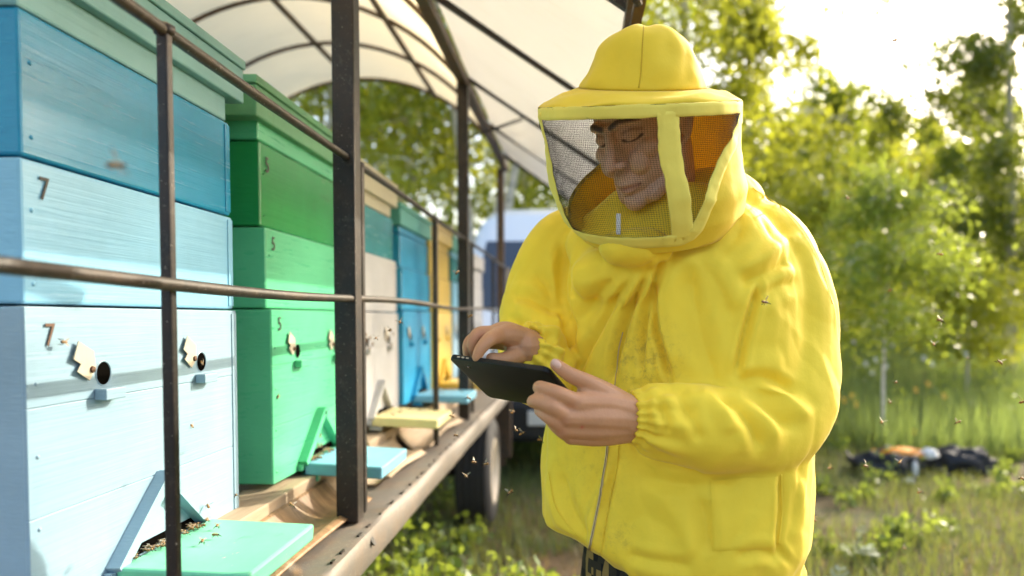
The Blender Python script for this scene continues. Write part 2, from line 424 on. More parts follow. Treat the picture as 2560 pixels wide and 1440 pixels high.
MB().lathe([(-.012, .006), (-.010, .010), (.010, .010), (.012, .006)], c0 + Vector((-.004, -.01, -.012)), (.3, 1, 0), 10, True).build('strut_clamp', M_RAIL, tr)
for d in (0, .018):
    a = Vector((-.50, 3.51, wz(.80 + d * .2))); b = H0 + Vector((0, 3.58, 0)) + aw * .42 - awn * .02
    MB().tube([a + Vector((0, d, 0)), b + Vector((0, d, d))], .0035, 6).build('brace_wire', M_BLACK, tr)
# wheel below the far half
def wheel(x, y, parent):
    r = .33; mb = MB(); prof = []
    for d, q in ((-.10, .20), (-.105, .25), (-.10, .30), (-.085, .325), (-.05, .331), (.05, .331), (.085, .325), (.10, .30), (.105, .25), (.10, .20)): prof.append((d, q * r / .331))
    t = mb.lathe(prof + [prof[0]], (x, y, r), (1, 0, 0), 48).build('tyre', M_RUBBER, parent, True)
    for k in range(5):
        xx = x - .07 + k * .035
        MB().lathe([(xx - x - .009, r - .004), (xx - x - .008, r + .006), (xx - x + .008, r + .006), (xx - x + .009, r - .004)], (x, y, r), (1, 0, 0), 48).build('tread_band', M_RUBBER, t)
    MB().lathe([(.06, .20), (.098, .205), (.104, .19), (.08, .175), (.04, .165), (.03, .08), (.05, .07), (.06, .03), (.06, 0)], (x, y, r), (1, 0, 0), 32).build('rim', M_RIM, parent, True)
wheel(-.605, 4.72, tr); wheel(-2.2, 4.72, tr)
MB().tube([(-2.2, 4.72, .33), (-.55, 4.72, .33)], .03, 10).build('axle', M_BLACK, tr, True)
BX('mudflap_bracket', M_BLACK, tr, -.65, -.56, 5.2, 5.26, .40, wz(-.54), .003)
BX('support_leg', M_ARCH, tr, -.64, -.47, 5.42, 5.52, .28, wz(-.54), .004)
# timber and plywood lying on the trailer
o = MB().box(-.735, -.632, .5, 2.33, wz(-.4605), wz(-.378), .003).build('timber_beam', M_WOOD); tag(o, 'pale sawn timber beam under the pale blue and green hives', 'timber')
o = MB().box(-.735, -.632, 2.35, 5.1, wz(-.4605), wz(-.376), .003).build('timber_beam', M_WOOD); tag(o, 'sawn timber beam under the white and far hives', 'timber')
def ply(y0, y1, amp, lab, seed):
    V = []; na, nb_ = 22, 60
    for j in range(nb_ + 1):
        y = y0 + (y1 - y0) * j / nb_
        for k in range(na + 1):
            t = k / na; x = -.628 + .115 * t
            z = -.400 - .030 * math.sin(math.pi * min(1, t * 1.15)) - .045 * t + amp * math.sin(y * 6 + seed + 5 * t) * t
            V.append((x, y, wz(max(z, -.4560))))
    a, b = np.meshgrid(np.arange(nb_), np.arange(na), indexing='ij'); b0 = (a * (na + 1) + b).ravel()
    o = mesh_np('plywood_sheet', V, np.stack([b0, b0 + 1, b0 + na + 2, b0 + na + 1], 1), M_PLY if seed < 2 else M_WOOD, None, True)
    o.modifiers.new('t', 'SOLIDIFY').thickness = .005; tag(o, lab, 'plywood'); return o
ply(.5, 1.93, .004, 'curved brown plywood strip on the trailer edge before the green hive', 1)
ply(2.12, 2.62, .012, 'crumpled pale plywood strip beneath the pale yellow landing board', 2.3)
ply(2.7, 3.6, .014, 'warped pale plywood strip beneath the light blue landing board', 3.9)

# ============================================================ HIVES
M_NUM = simple('black_stencil_paint', (.012, .012, .012), .6, 0, .1, 30, .1)
M_NUMR = simple('rust_stencil_paint', (.10, .045, .02), .7, 0, .3, 60, .1)
M_DARK = simple('painted_hole_shade', (.004, .0035, .003), 1.0, 0, .1, 30, 0, spec=0.0)  # near-black colour stands in for shade inside holes and slots
M_PLATE = simple('pale_metal_gate', (.55, .50, .40), .45, .35, .18, 40, .2)
M_SCREW = simple('rusty_screw', (.10, .05, .025), .6, .5, .2, 60)
M_WAX = simple('unpainted_frame_wood', (.55, .42, .25), .7)
def digit(ch, x, y, z, h, mat, parent, sx=1.0):
    cu = bpy.data.curves.new('t', 'FONT'); cu.body = ch; cu.size = 1; cu.extrude = .01
    o = bpy.data.objects.new('t', cu); COL.objects.link(o); dg = bpy.context.evaluated_depsgraph_get()
    me = bpy.data.meshes.new_from_object(o.evaluated_get(dg)); bpy.data.objects.remove(o)
    V = np.empty(len(me.vertices) * 3); me.vertices.foreach_get('co', V); V = V.reshape(-1, 3)
    V -= V.min(0); s = h / V[:, 1].max(); off = origin(parent)
    W = np.stack([x + V[:, 2] * .03, y + V[:, 0] * s * sx, z + V[:, 1] * s], 1) - np.array(off)
    me.vertices.foreach_set('co', W.astype(np.float32).ravel()); me.update(); me.name = 'stencilled_number'; me.materials.clear(); me.materials.append(mat)
    return new_obj('stencilled_number', me, parent)
NAIL = None
def nail(x, y, z, axis, mat, parent, r=.0042):
    return MB().lathe([(-.001, r), (.0012, r * .8), (.0018, 0)], (x, y, z), axis, 8).build('nail_head', mat, parent, True)
def gate(xf, y, z, parent, lean, h=.062):
    """bent sheet-metal entrance gate with a notch and one screw"""
    o2 = [(-.26, 1.0), (.55, .41), (.60, -.45), (.22, -1.0), (-.45, -.45), (-.21, -.11), (-.59, .17)]
    c, s = math.cos(lean), math.sin(lean); pts = []
    for a, b in o2:
        yy = (a * c - b * s * .5) * .0436; z2 = (a * s * .5 + b * c) * .028
        pts.append((xf + .002 + .004 * max(0, .3 - a), y + yy, z + z2))
    g = MB().prism(pts, (.0015, 0, 0)).build('entrance_gate', M_PLATE, parent)
    MB().lathe([(0, .005), (.003, .0045), (.004, 0)], (xf + .0036, y + .017, z - .0125), (1, 0, 0), 8).build('screw', M_SCREW, g)
def hive(idx, x, y0, y1, zs, mats, lidm, boardm, label, num, nmat, detail=2, steps=(0, 0, 0, 0), board=None, corner=False, bz=-.355):
    """zs: heights of box joints from the bottom up (relative to the eye)"""
    h = empty('beehive', (x - .25, (y0 + y1) / 2, wz(zs[0])), label, 'beehive', 'painted wooden hives on the trailer')
    D = .50; nb = len(zs) - 1
    for k in range(nb):
        a, b = wz(zs[k]) + (.0015 if k else 0), wz(zs[k + 1]) - .0015
        s = steps[k] if k < len(steps) else 0; ins = .004 * k
        nm = 'brood_box' if k == 0 else ('lid_collar' if k == nb - 1 else 'super_box')
        bx = MB().box(x + s - D, x + s - (.0016 if k == 0 else 0), y0 + ins, y1 - ins, a, b, .004).build(nm, mats[k], h)
        if k == 0:      # front made of three boards
            for f0, f1 in ((0, .33), (.33, .68), (.68, 1)):
                MB().box(x + s - .02, x + s + random.uniform(-.0004, .0004), y0 + .0005, y1 - .0005, a + (b - a) * f0 + .0004, a + (b - a) * f1 - .0004, .0012).build('front_board', mats[k], bx)
        if detail >= 1 and nm != 'lid_collar':
            # end-grain joint line of the far corner and nails
            e = .022
            MB().box(x + s - .001, x + s + .0022, y1 - ins - e, y1 - ins - .003, a + .006, b - .006, .0008).build('corner_strip', mats[k], bx)
            for q in range(int((b - a) / .045)):
                zq = a + .025 + q * .046
                if corner:
                    nail(x + s - .075, y0 + ins, zq, (0, -1, 0), mats[k], bx)
                if detail > 1 and q % 2 == 0: nail(x + s, y0 + ins + .018, zq, (1, 0, 0), mats[k], bx, .0035)
        if corner:   # sheet-metal corner angle on the near side
            MB().box(x + s - .098, x + s - .002, y0 + ins - .0018, y0 + ins + .001, a + .003, b - .003, .0006).build('corner_plate', mats[k], bx)
    zt = wz(zs[-1]); s = steps[nb - 1] if nb - 1 < len(steps) else 0
    lid = MB().box(x + s - D - .03, x + s + .016, y0 - .035, y1 + .035, zt - .022, zt + .045, .003).build('lid', lidm, h)
    MB().box(x + s - D - .034, x + s + .019, y0 - .039, y1 + .039, zt + .0462, zt + .064, .002).build('lid_top_strip', lidm, lid)
    zb = wz(zs[0]); yc = (y0 + y1) / 2; s0 = steps[0]; xf = x + s0
    if detail >= 0:
        for d, ln in ((-.145, .25), (.145, -.25)):
            yy = yc + d + .005; z = wz(-.079)
            MB().lathe([(-.004, .0165), (.0006, .0165), (.0007, 0)], (xf, yy, z), (1, 0, 0), 20).build('entrance_hole_disc', M_DARK, h)  # flat black disc on the front, the hole's dark depth painted
            MB().lathe([(.0008, .0165), (.0016, .0175), (.0008, .0188)], (xf, yy, z), (1, 0, 0), 20).build('hole_rim', mats[0], h)
            gate(xf, yy - .048, z + .020, h, ln * .4)
            MB().box(xf + .0002, xf + .018, yy - .022, yy + .026, z - .037, z - .021, .0015).build('entrance_step', mats[0], h)
        # A-shaped porch strips over the lower slot
        zs_ = zb + .022; apex = zs_ + .115
        for sg in (-1, 1):
            a = Vector((0, yc + sg * .145, zs_ + .002)); b = Vector((0, yc + sg * .004, apex)); d = (b - a).normalized(); nrm = Vector((0, -d.z, d.y)) * sg
            wd = .019
            pl = [a, b, b + nrm * wd, a + nrm * wd]
            MB().prism([(xf + .0003, q.y, q.z) for q in pl], (.021, 0, 0)).build('porch_strip', mats[0], h)
        MB().box(xf - .006, xf + .0008, yc - .125, yc + .125, zs_ - .004, zs_ + .012).build('entrance_slot_strip', M_DARK, h)  # black strip on the front, the slot's inner shade painted
        MB().box(xf + .0003, xf + .012, yc - .15, yc + .15, zb + .001, zs_ - .005, .0015).build('slot_sill', mats[0], h)
    if board:
        w2, x1, tilt = board
        Mx = Matrix.Translation((xf + .013, yc, wz(bz))) @ Matrix.Rotation(tilt, 4, 'Y')
        lb = MB().box(0, x1 - xf, -w2, w2, -.030, 0, .0045, Mx).build('landing_board', boardm, h)
        for d in (-.85, .85):
            MB().box(-.011, .03, d * w2 - .012, d * w2 + .012, -.046, -.0305, .002, Mx).build('board_hook', mats[0], lb)
    if num:
        for (zz, mt, ht) in num: digit(nmat, xf + .0018 + (steps[1] - steps[0] if zz > .02 else 0) + (steps[2] - steps[1] if zz > .22 else 0), y0 + .035, wz(zz), ht, mt, h)
    return h
pb = lambda n, c, **k: paint(n, c, **k)
C_PALE = pb('pale_blue_paint', S(138, 168, 186), dirt=.2, wear=.3, rough=.4); C_LBLUE = pb('light_blue_paint', S(126, 184, 214), rough=.3, dirt=.12, wear=.2)
C_BLUE = pb('cobalt_blue_paint', S(16, 134, 174), rough=.22, wear=.25, coat=.5); C_GREY = pb('grey_teal_paint', S(116, 166, 168), rough=.4, wear=.5, dirt=.4)
C_EMER = pb('emerald_paint', S(88, 188, 140), rough=.27, dirt=.2, wear=.25, coat=.4); C_GREEN = pb('leaf_green_paint', S(34, 142, 76), rough=.2, wear=.25, coat=.6)
C_GLID = pb('weathered_green_paint', S(96, 158, 118), rough=.5, wear=.95, dirt=.5); C_MINT = pb('mint_paint', S(112, 200, 162), rough=.5, wear=1.0, dirt=.35, chip=(.66, .62, .50))
C_WHITE = pb('off_white_paint', S(184, 184, 184), rough=.4, wear=.3, dirt=.12); C_CREAM = pb('cream_paint', S(190, 184, 160), rough=.45, wear=.4, dirt=.3)
C_TEAL = pb('teal_paint', S(54, 140, 146), rough=.22, wear=.4, coat=.5); C_SKY = pb('sky_blue_paint', S(42, 148, 190), rough=.3, wear=.3, dirt=.2)
C_TLID = pb('faded_teal_paint', S(82, 158, 150), rough=.5, wear=.8, dirt=.35); C_YEL = pb('yellow_hive_paint', S(214, 184, 84), rough=.35, wear=.3, dirt=.3)
C_OCH = pb('ochre_paint', S(204, 176, 82), rough=.35, wear=.4, dirt=.3); C_PYEL = pb('pale_yellow_paint', S(216, 206, 150), rough=.5, wear=.7, dirt=.3)
C_BBRD = pb('board_blue_paint', S(116, 176, 200), rough=.5, wear=.9, dirt=.3)
hive(1, -.68, .958, 1.551, (-.384, .016, .199, .382, .452), (C_PALE, C_LBLUE, C_BLUE, C_GREY), C_GREY, C_MINT,
     'pale blue beehive with cobalt upper box and black sevens, nearest the camera', ((.150, M_NUM, .029), (-.036, M_NUMR, .029)), '7', 2,
     (0, -.003, -.004, -.008), (.140, -.488, .05), False, -.361)
hive(2, -.672, 1.70, 2.29, (-.366, .020, .199, .386, .450), (C_EMER, C_EMER, C_GREEN, C_EMER), C_GLID, C_BBRD,
     'emerald green beehive marked with fives and a light blue landing board', ((.322, M_NUM, .034), (.150, M_NUM, .030), (-.028, M_NUM, .030)), '5', 2,
     (.004, -.008, -.020, -.024), (.135, -.482, .06), True, -.347)
hive(3, -.685, 2.385, 2.96, (-.35, .02, .215, .375, .44), (C_WHITE, C_WHITE, C_TEAL, C_CREAM), C_CREAM, C_PYEL,
     'white beehive with teal upper box and pale yellow landing board', None, '', 1, (0, -.004, -.016, -.02), (.14, -.47, .05), False, -.322)
hive(4, -.69, 3.075, 3.64, (-.345, .03, .20, .335, .385), (C_SKY, C_SKY, C_SKY, C_SKY), C_TLID, C_BBRD,
     'all sky blue beehive with faded teal lid, fourth along the trailer', None, '', 1, (0, -.004, -.012, -.014), (.14, -.47, .03), False, -.318)
hive(5, -.69, 3.70, 4.25, (-.345, .03, .20, .34, .40), (C_YEL, C_OCH, C_OCH, C_OCH), C_OCH, C_OCH,
     'yellow and ochre beehive behind the sky blue one', None, '', 0, (0, -.004, -.01, -.012), (.14, -.48, .03), False, -.318)
hive(6, -.69, 4.31, 4.83, (-.345, .03, .20, .34, .39), (C_PALE, C_LBLUE, C_TEAL, C_LBLUE), C_TLID, C_PALE,
     'pale blue and teal beehive half hidden by the dark second post', None, '', 0, (0, 0, -.004, -.008))
hive(7, -.66, 4.9, 5.42, (-.345, .03, .20, .31, .34), (C_WHITE, C_WHITE, C_WHITE, C_WHITE), C_WHITE, C_WHITE,
     'sunlit white beehive at the far end of the trailer', None, '', 0, (0, 0, -.004, -.008))
# ============================================================ VAN behind the trailer
M_VAN = simple('white_van_paint', (.88, .87, .86), .3, 0, .03, 4, 0)
M_GLASS = NT('dark_van_glass').set((.06, .075, .10), .08, 0, .6).m
M_TRIM = simple('black_plastic_trim', (.02, .02, .022), .55, 0, .15, 30)
M_PLATEW = simple('white_plate', (.75, .75, .72), .5, 0, .05, 20, 0)
M_LAMP = NT('headlamp_glass').set((.55, .57, .6), .1, .4, .6).m
vx, vy = -.12, 6.1
van = empty('parked_van', (vx, vy + 1.5, 0), 'white van with dark windscreen parked beyond the trailer, behind the person', 'van')
sec = [  # depth offset, half width, roof z, floor z
    (0, .90, 1.02, .38), (.06, .95, 1.12, .30), (.55, .965, 1.22, .28), (.75, .965, 1.36, .28), (1.16, .93, 2.06, .28), (1.28, .94, 2.24, .28), (1.6, .95, 2.33, .28), (3.0, .95, 2.36, .28), (4.5, .95, 2.34, .30), (4.7, .92, 2.26, .34)]
V = []; nr = 24
for d, hw, zr, zf in sec:
    for k in range(nr):
        a = math.tau * k / nr; c, s = math.cos(a), math.sin(a); e = .30
        xx = hw * abs(c) ** e * (1 if c > 0 else -1); zzv = (zr + zf) / 2 + (zr - zf) / 2 * abs(s) ** e * (1 if s > 0 else -1)
        xx *= 1 - .10 * max(0, (zzv - 1.2) / 1.1)
        V.append((vx + xx, vy + d, zzv))
F = [(i * nr + k, i * nr + (k + 1) % nr, (i + 1) * nr + (k + 1) % nr, (i + 1) * nr + k) for i in range(len(sec) - 1) for k in range(nr)]
F += [tuple(range(nr)), tuple((len(sec) - 1) * nr + k for k in range(nr))]
MB().add(V, F).build('van_body', M_VAN, van, 'auto')
def slab(pts, t, name, mat, par): return MB().prism(pts, t).build(name, mat, par)
ws = slab([(vx - .80, vy + .745, 1.34), (vx + .80, vy + .745, 1.34), (vx + .72, vy + 1.13, 1.95), (vx - .72, vy + 1.13, 1.95)], (0, -.03, .016), 'windscreen', M_GLASS, van)
for sx in (-1, 1):
    MB().tube([(vx + sx * .05, vy + .72, 1.40), (vx + sx * .5, vy + .86, 1.56)], .008, 6).build('wiper', M_TRIM, ws)
    hl = MB().box(-.14, .14, -.03, .05, -.10, .10, .03, Matrix.Translation((vx + sx * .70, vy + .02, .88))).build('headlight', M_LAMP, van)
    mr = MB().box(-.10, .10, -.05, .05, -.14, .14, .03, Matrix.Translation((vx + sx * 1.07, vy + .85, 1.45))).build('side_mirror', M_TRIM, van)
    MB().tube([(vx + sx * .9, vy + .9, 1.40), (vx + sx * 1.05, vy + .87, 1.42)], .02, 6).build('mirror_arm', M_TRIM, mr)
    for d in (.55, 3.7):
        t = MB().lathe([(-.10, .20), (-.10, .29), (-.07, .325), (.07, .325), (.10, .29), (.10, .20)], (vx + sx * .80, vy + d, .325), (1, 0, 0), 28).build('tyre', M_RUBBER, van, True)
        MB().lathe([(.09 * sx, .20), (.07 * sx, .12), (.08 * sx, 0)], (vx + sx * .80, vy + d, .325), (1, 0, 0), 20).build('hub_cap', M_RIM, t)
MB().box(vx - .90, vx + .90, vy - .13, vy + .06, .30, .62, .05).build('bumper', M_TRIM, van)
gr = MB().box(vx - .45, vx + .45, vy - .03, vy + .02, .74, .92, .02).build('grille', M_TRIM, van)
for k in range(3): MB().box(vx - .42, vx + .42, vy - .04, vy - .031, .765 + k * .05, .785 + k * .05).build('grille_bar', M_RIM, gr)
lp = P(1345, 1046, vy - .15); MB().box(lp.x - .08, lp.x + .44, vy - .155, vy - .132, lp.z - .056, lp.z + .056, .006).build('licence_plate', M_PLATEW, van)
q = P(1352, 572, vy + 1.24); MB().lathe([(-.03, 0), (-.02, .022), (.02, .028), (.035, 0)], (q.x, vy + 1.24, q.z), (.2, 0, 1), 10).build('roof_marker', M_TRIM, van, True)

# ============================================================ TREES
M_BARK = None
m = NT('birch_bark'); n = m.noise(m.coord((3, 3, 14)), 3, 6, .7); n2 = m.noise(m.coord((2, 2, 30)), 1.4, 4, .6)
c = m.mix(m.ramp(n, [(.55, 0), (.66, 1)]), (.70, .63, .52), (.045, .04, .035)); c = m.mix(m.ramp(n2, [(.6, 0), (.7, 1)]), c, (.16, .13, .10))
m.set(c, .75, spec=.2); m.bump(n, .4, .01); M_BIRCH = m.m
M_DBARK = simple('dark_bark', (.10, .08, .06), .9, 0, .35, 8, .8, .02)
M_LEAF = [leaf_mat('birch_leaves_yellow', (.13, .19, .02), (.33, .38, .05), .64), leaf_mat('birch_leaves_green', (.085, .15, .02), (.23, .30, .04), .6),
          leaf_mat('dark_leaves', (.055, .10, .018), (.16, .21, .034), .56), leaf_mat('shrub_leaves', (.11, .19, .03), (.25, .33, .06), .58)]
def leaves(C, size, rng, droop=.5):
    """quads at centres C"""
    n = len(C); a = rng.normal(size=(n, 3)); a[:, 2] -= droop; a /= np.linalg.norm(a, axis=1, keepdims=True)
    b = rng.normal(size=(n, 3)); b -= (b * a).sum(1, keepdims=True) * a; b /= np.linalg.norm(b, axis=1, keepdims=True)
    s = (size * rng.uniform(.6, 1.35, n))[:, None]
    v = np.stack([C - a * s * .6, C + b * s * .36, C + a * s * .6, C - b * s * .36], 1).reshape(-1, 3)
    f = np.arange(4 * n).reshape(n, 4); t = np.clip(rng.beta(1.6, 2.2, n), 0, 1); t = np.repeat(t, 4)
    return v, f, np.stack([t, t, t, np.ones_like(t)], 1)
def tree(name, x, y, h, spread, label, lm, bark=None, seed=0, nleaf=13500, lsize=.092, trunk_r=.10, base=.22, lean=(0, 0), group=None, weep=1.0, forks=1, cat='tree', topw=.35):
    rng = np.random.default_rng(seed); z0 = float(gz(x, y)) - .05
    t = empty(name, (x, y, z0), label, cat, group)
    bark = bark or M_BIRCH; mb = MB(); tips = []
    for fk in range(forks):
        a = fk * 2.4 + .5; off = np.array([math.cos(a), math.sin(a) * .5]) * (.16 * h if forks > 1 else 0)
        pts = []
        for k in range(9):
            u = k / 8; w_ = .02 * h * math.sin(u * 5 + seed)
            f2 = max(0, u - .14) if forks > 1 else 0
            pts.append((x + lean[0] * u * h + w_ * .5 + off[0] * f2, y + lean[1] * u * h + w_ * .3 + off[1] * f2, z0 + u * h * .96))
        rs = [trunk_r * (1 - .93 * (k / 8)) + .006 for k in range(9)]
        mb.tube(pts, rs, 9); P9 = np.array(pts)
        nbch = int(26 / forks)
        for b in range(nbch):
            u = base + (1 - base) * (b + rng.uniform(0, .8)) / nbch
            p0 = np.array([np.interp(u, np.linspace(0, 1, 9), P9[:, i]) for i in range(3)])
            az = b * 2.399 + rng.uniform(-.4, .4); L = spread * (topw + (1 - topw) * math.sin(math.pi * min(1, (1 - u) * .75 + .18))) * rng.uniform(.65, 1.1)
            if u > .85: L *= .55
            rise = rng.uniform(.15, .6) * L; bp = []
            for q in range(6):
                s = q / 5; bp.append(p0 + np.array([math.cos(az) * L * s, math.sin(az) * L * s, rise * math.sin(s * 2.2) - .12 * L * s * s * weep]))
            mb.tube([tuple(q) for q in bp], [max(.004, trunk_r * .28 * (1 - u * .6) * (1 - .85 * s / 5)) for s in range(6)], 5)
            bp = np.array(bp)
            for q in range(12):
                s = rng.uniform(.15, 1.0); p = np.array([np.interp(s, np.linspace(0, 1, 6), bp[:, i]) for i in range(3)]); tips.append((p, L))
    mb.build('trunk', bark, t, True)
    # hanging strands of leaves from the twigs
    per = max(4, int(nleaf / len(tips))); C = []
    for p, L in tips:
        ln = rng.uniform(.25, .9) * weep * spread * .42 + .12; d = rng.normal(size=3) * .35; d[2] = -1
        s = rng.uniform(0, 1, per); j = rng.normal(size=(per, 3)) * (.07 + .055 * spread * rng.uniform(.5, 1.3))
        C.append(p + s[:, None] * d * ln + j * np.array([1, 1, .8]))
    C = np.vstack(C); v, f, tn = leaves(C, lsize, rng)
    cr = mesh_np('crown', v, f, lm, t, False, tn)
    return t
def tx(px, dep): return (px - PX0) / FPX * dep
G = 'birches at the edge of the clearing'
spec = [  # px, depth, height, spread, leaf, label, kw
    (1720, 10.5, 8.5, 2.3, 0, 'tall bright birch rising right behind the yellow hat', {}),
    (1865, 12.5, 6.6, 1.35, 0, 'bright birch with drooping branches just right of the hat', {}),
    (2075, 15.0, 5.8, 1.6, 1, 'mid green birch right of the drooping bright birch', {}),
    (2195, 21.0, 6.3, 1.9, 0, 'pale far birch below the gap of white sky', dict(lsize=.12)),
    (2330, 24.0, 6.8, 1.7, 0, 'pointed far birch in the middle of the white sky gap', dict(lsize=.13)),
    (2405, 19.0, 5.0, 1.9, 0, 'low yellowish birch between the pointed birch and the right edge', dict(lsize=.11)),
    (2515, 13.0, 9.8, 2.0, 2, 'tall dark birch at the right edge of the picture', dict(nleaf=24000, base=.12)),
    (2450, 18.0, 6.6, 1.6, 1, 'darker birch just left of the right edge birch', dict(lsize=.10, base=.1)),
    (2010, 18.0, 5.6, 1.7, 1, 'green birch filling the gap behind the shoulder', dict(lsize=.10, base=.1)),
    (1560, 14.0, 10.5, 2.6, 1, 'broad green birch directly behind the hat crown', {}),
    (1215, 9.2, 7.5, 2.1, 1, 'forked white birch above the van, right of the dark post', dict(forks=3, base=.42, trunk_r=.07)),
    (1075, 10.8, 8.5, 2.2, 0, 'leaning white birch seen under the arched canopy', dict(lean=(-.10, 0), base=.36, trunk_r=.065)),
    (985, 12.5, 9.5, 2.5, 1, 'dark leaved birch left of the leaning white trunk', dict(base=.30)),
    (850, 9.5, 6.8, 2.1, 0, 'sunlit yellow green birch behind the thick black post', dict(base=.2)),
    (1330, 13.5, 10, 2.5, 1, 'green birch behind the far end of the trailer', dict(base=.2)),
    (1140, 16.0, 11, 2.8, 2, 'dark far birch between the two white trunks', dict(lsize=.11)),
    (720, 14.0, 10.5, 2.8, 1, 'green birch glimpsed beside the green hive lid', {}),
    (1435, 17.0, 12, 3.0, 2, 'dark tall birch above the van roof', dict(lsize=.11)),
]
for i_, (px, d, h, sp, lf, lab, kw) in enumerate(spec):
    if px < 1500: kw = dict(kw, nleaf=8000)
    tree('birch_tree', tx(px, d), d, h, sp, lab, M_LEAF[lf], seed=20 + i_, group=G, **kw)
tree('young_birch', tx(2215, 7.6), 7.6, 2.75, .85, 'young bushy green birch on a thin trunk right of the person', M_LEAF[3], seed=60, nleaf=7500, lsize=.05, trunk_r=.013, base=.40, weep=.45, cat='tree', topw=.6)
tree('young_birch', tx(2060, 9.0), 9.0, 2.9, .9, 'yellow green sapling close behind the yellow sleeve', M_LEAF[0], seed=61, nleaf=6000, lsize=.055, trunk_r=.014, base=.36, weep=.5, topw=.6)
tree('young_birch', tx(2420, 11.0), 11.0, 2.0, .9, 'low leafy sapling before the dark right hand birch', M_LEAF[0], seed=62, nleaf=6000, lsize=.06, trunk_r=.022, base=.30, weep=.5, topw=.7)
# far wood closing the view
rng = np.random.default_rng(5); C = []
for k in range(420):
    x = rng.uniform(-32, 46); y = 30 + rng.uniform(0, 10) + .1 * abs(x); h = rng.uniform(3.0, 6.5) * (.55 if x < 2 else .85)
    n = 60; z = gz(x, y) + rng.uniform(0, 1, n) ** .8 * h
    C.append(np.stack([x + rng.normal(size=n) * 1.0, y + rng.normal(size=n) * .8, z], 1))
v, f, tn = leaves(np.vstack(C), .42, rng)
tag(mesh_np('far_wood', v, f, M_LEAF[2], None, False, tn), 'mass of far dark trees closing the meadow', 'wood', kind='stuff')

# ============================================================ GRASS AND WEEDS
def blades(name, x, y, h, wd, lm, rng, bend=.35):
    n = len(x); z = gz(x, y) - .01; az = rng.uniform(0, math.tau, n); bd = rng.uniform(.1, 1, n) * bend * h
    dx, dy = np.cos(az), np.sin(az); px_, py_ = -dy, dx
    V = np.zeros((n, 5, 3))
    for k, (t, ww) in enumerate(((0, 1), (0, -1), (.55, .75), (.55, -.75), (1, 0))):
        V[:, k, 0] = x + dx * bd * t * t + px_ * wd * ww * .5; V[:, k, 1] = y + dy * bd * t * t + py_ * wd * ww * .5; V[:, k, 2] = z + h * t * (1 - .25 * bend * t)
    V = V.reshape(-1, 3); b = np.arange(n) * 5
    F = np.concatenate([np.stack([b, b + 1, b + 3], 1), np.stack([b, b + 3, b + 2], 1), np.stack([b + 2, b + 3, b + 4], 1)])
    t = np.repeat(rng.beta(1.5, 1.8, n), 5)
    return mesh_np(name, V, F, lm, None, False, np.stack([t, t, t, np.ones_like(t)], 1))
M_GRASS = leaf_mat('meadow_grass', (.075, .15, .05), (.19, .27, .10), .5, .6); M_STRAW = leaf_mat('dry_grass', (.12, .10, .045), (.30, .235, .12), .35, .6)
M_SHORT = leaf_mat('short_grass', (.07, .125, .03), (.19, .23, .075), .4, .6)
rng = np.random.default_rng(11)
def scatter(n, x0, x1, y0, y1, keep):
    x = rng.uniform(x0, x1, n); y = y0 + (y1 - y0) * rng.uniform(0, 1, n) ** 1.3
    q = keep(x, y); return x[q], y[q]
def nz(x, y, s, o=0): return np.sin(x * s + o) * np.sin(y * s * 1.13 + 2 * o) + .5 * np.sin(x * s * 2.3 + 1.3 * o) * np.sin(y * s * 2.1 + .7)
x, y = scatter(64000, -3, 13, 6.9, 28, lambda x, y: (y > 7.3 + .4 * np.sin(x * 1.3)) | (nz(x, y, 1.5) > .6))
tag(blades('tall_grass', x, y, rng.uniform(.22, .62, len(x)), .012, M_GRASS, rng), 'tall green meadow grass up to the trees', 'grass', kind='stuff')
x, y = scatter(80000, -3, 8, 2.2, 9.4, lambda x, y: nz(x, y, 2.1, 1) > -.6)
tag(blades('short_grass', x, y, rng.uniform(.05, .20, len(x)), .007, M_SHORT, rng, .7), 'short trodden green grass around the person', 'grass', kind='stuff')
x, y = scatter(26000, -3, 8, 2.0, 9, lambda x, y: nz(x, y, 1.4, 3) > -.35)
tag(blades('dry_grass', x, y, rng.uniform(.03, .10, len(x)), .006, M_STRAW, rng, 1.0), 'trodden straw coloured dry grass on the ground', 'grass', kind='stuff')
def weed(x, y, h, sp, nst, ls, rng, out, stems):
    z0 = float(gz(x, y))
    for k in range(nst):
        a = rng.uniform(0, math.tau); r = sp * rng.uniform(.1, 1); hh = h * rng.uniform(.55, 1.1)
        p1 = np.array([x + math.cos(a) * r, y + math.sin(a) * r, z0 + hh]); p0 = np.array([x + math.cos(a) * r * .25, y + math.sin(a) * r * .25, z0])
        pts = [p0 + (p1 - p0) * np.array([t, t, t ** .8]) for t in (0, .5, 1)]; stems.tube([tuple(q) for q in pts], [.004, .003, .0015], 4, False)
        t = rng.uniform(.2, 1.02, 16); C = p0 + (p1 - p0) * t[:, None] + rng.normal(size=(16, 3)) * np.array([.04, .04, .025]); out.append((C, ls))
M_WEED = leaf_mat('weed_leaves', (.075, .15, .025), (.22, .30, .06), .5, .42); M_STEM = simple('weed_stems', (.12, .13, .05), .7, 0, .2, 30, 0)
def weedpatch(name, spots, label, ls, lm, seed, **k):
    rng = np.random.default_rng(seed); out = []; st = MB()
    for (x, y, h, sp, ns) in spots: weed(x, y, h, sp, ns, ls, rng, out, st)
    C = np.vstack([c for c, _ in out]); v, f, tn = leaves(C, ls, rng, .1)
    o = mesh_np(name, v, f, lm, None, False, tn); 
    s = st.build('stems', M_STEM, o)
    return tag(o, label, 'weeds', kind='stuff')
rng = np.random.default_rng(21); sp = []
for k in range(46):
    y = rng.uniform(1.6, 3.2); x = tx(rng.uniform(900, 1420), y); sp.append((x, y, rng.uniform(.16, .40), .14, 8))
for k in range(18):
    y = rng.uniform(3.0, 5.6); x = rng.uniform(-1.8, -.5); sp.append((x, y, rng.uniform(.12, .26), .15, 7))
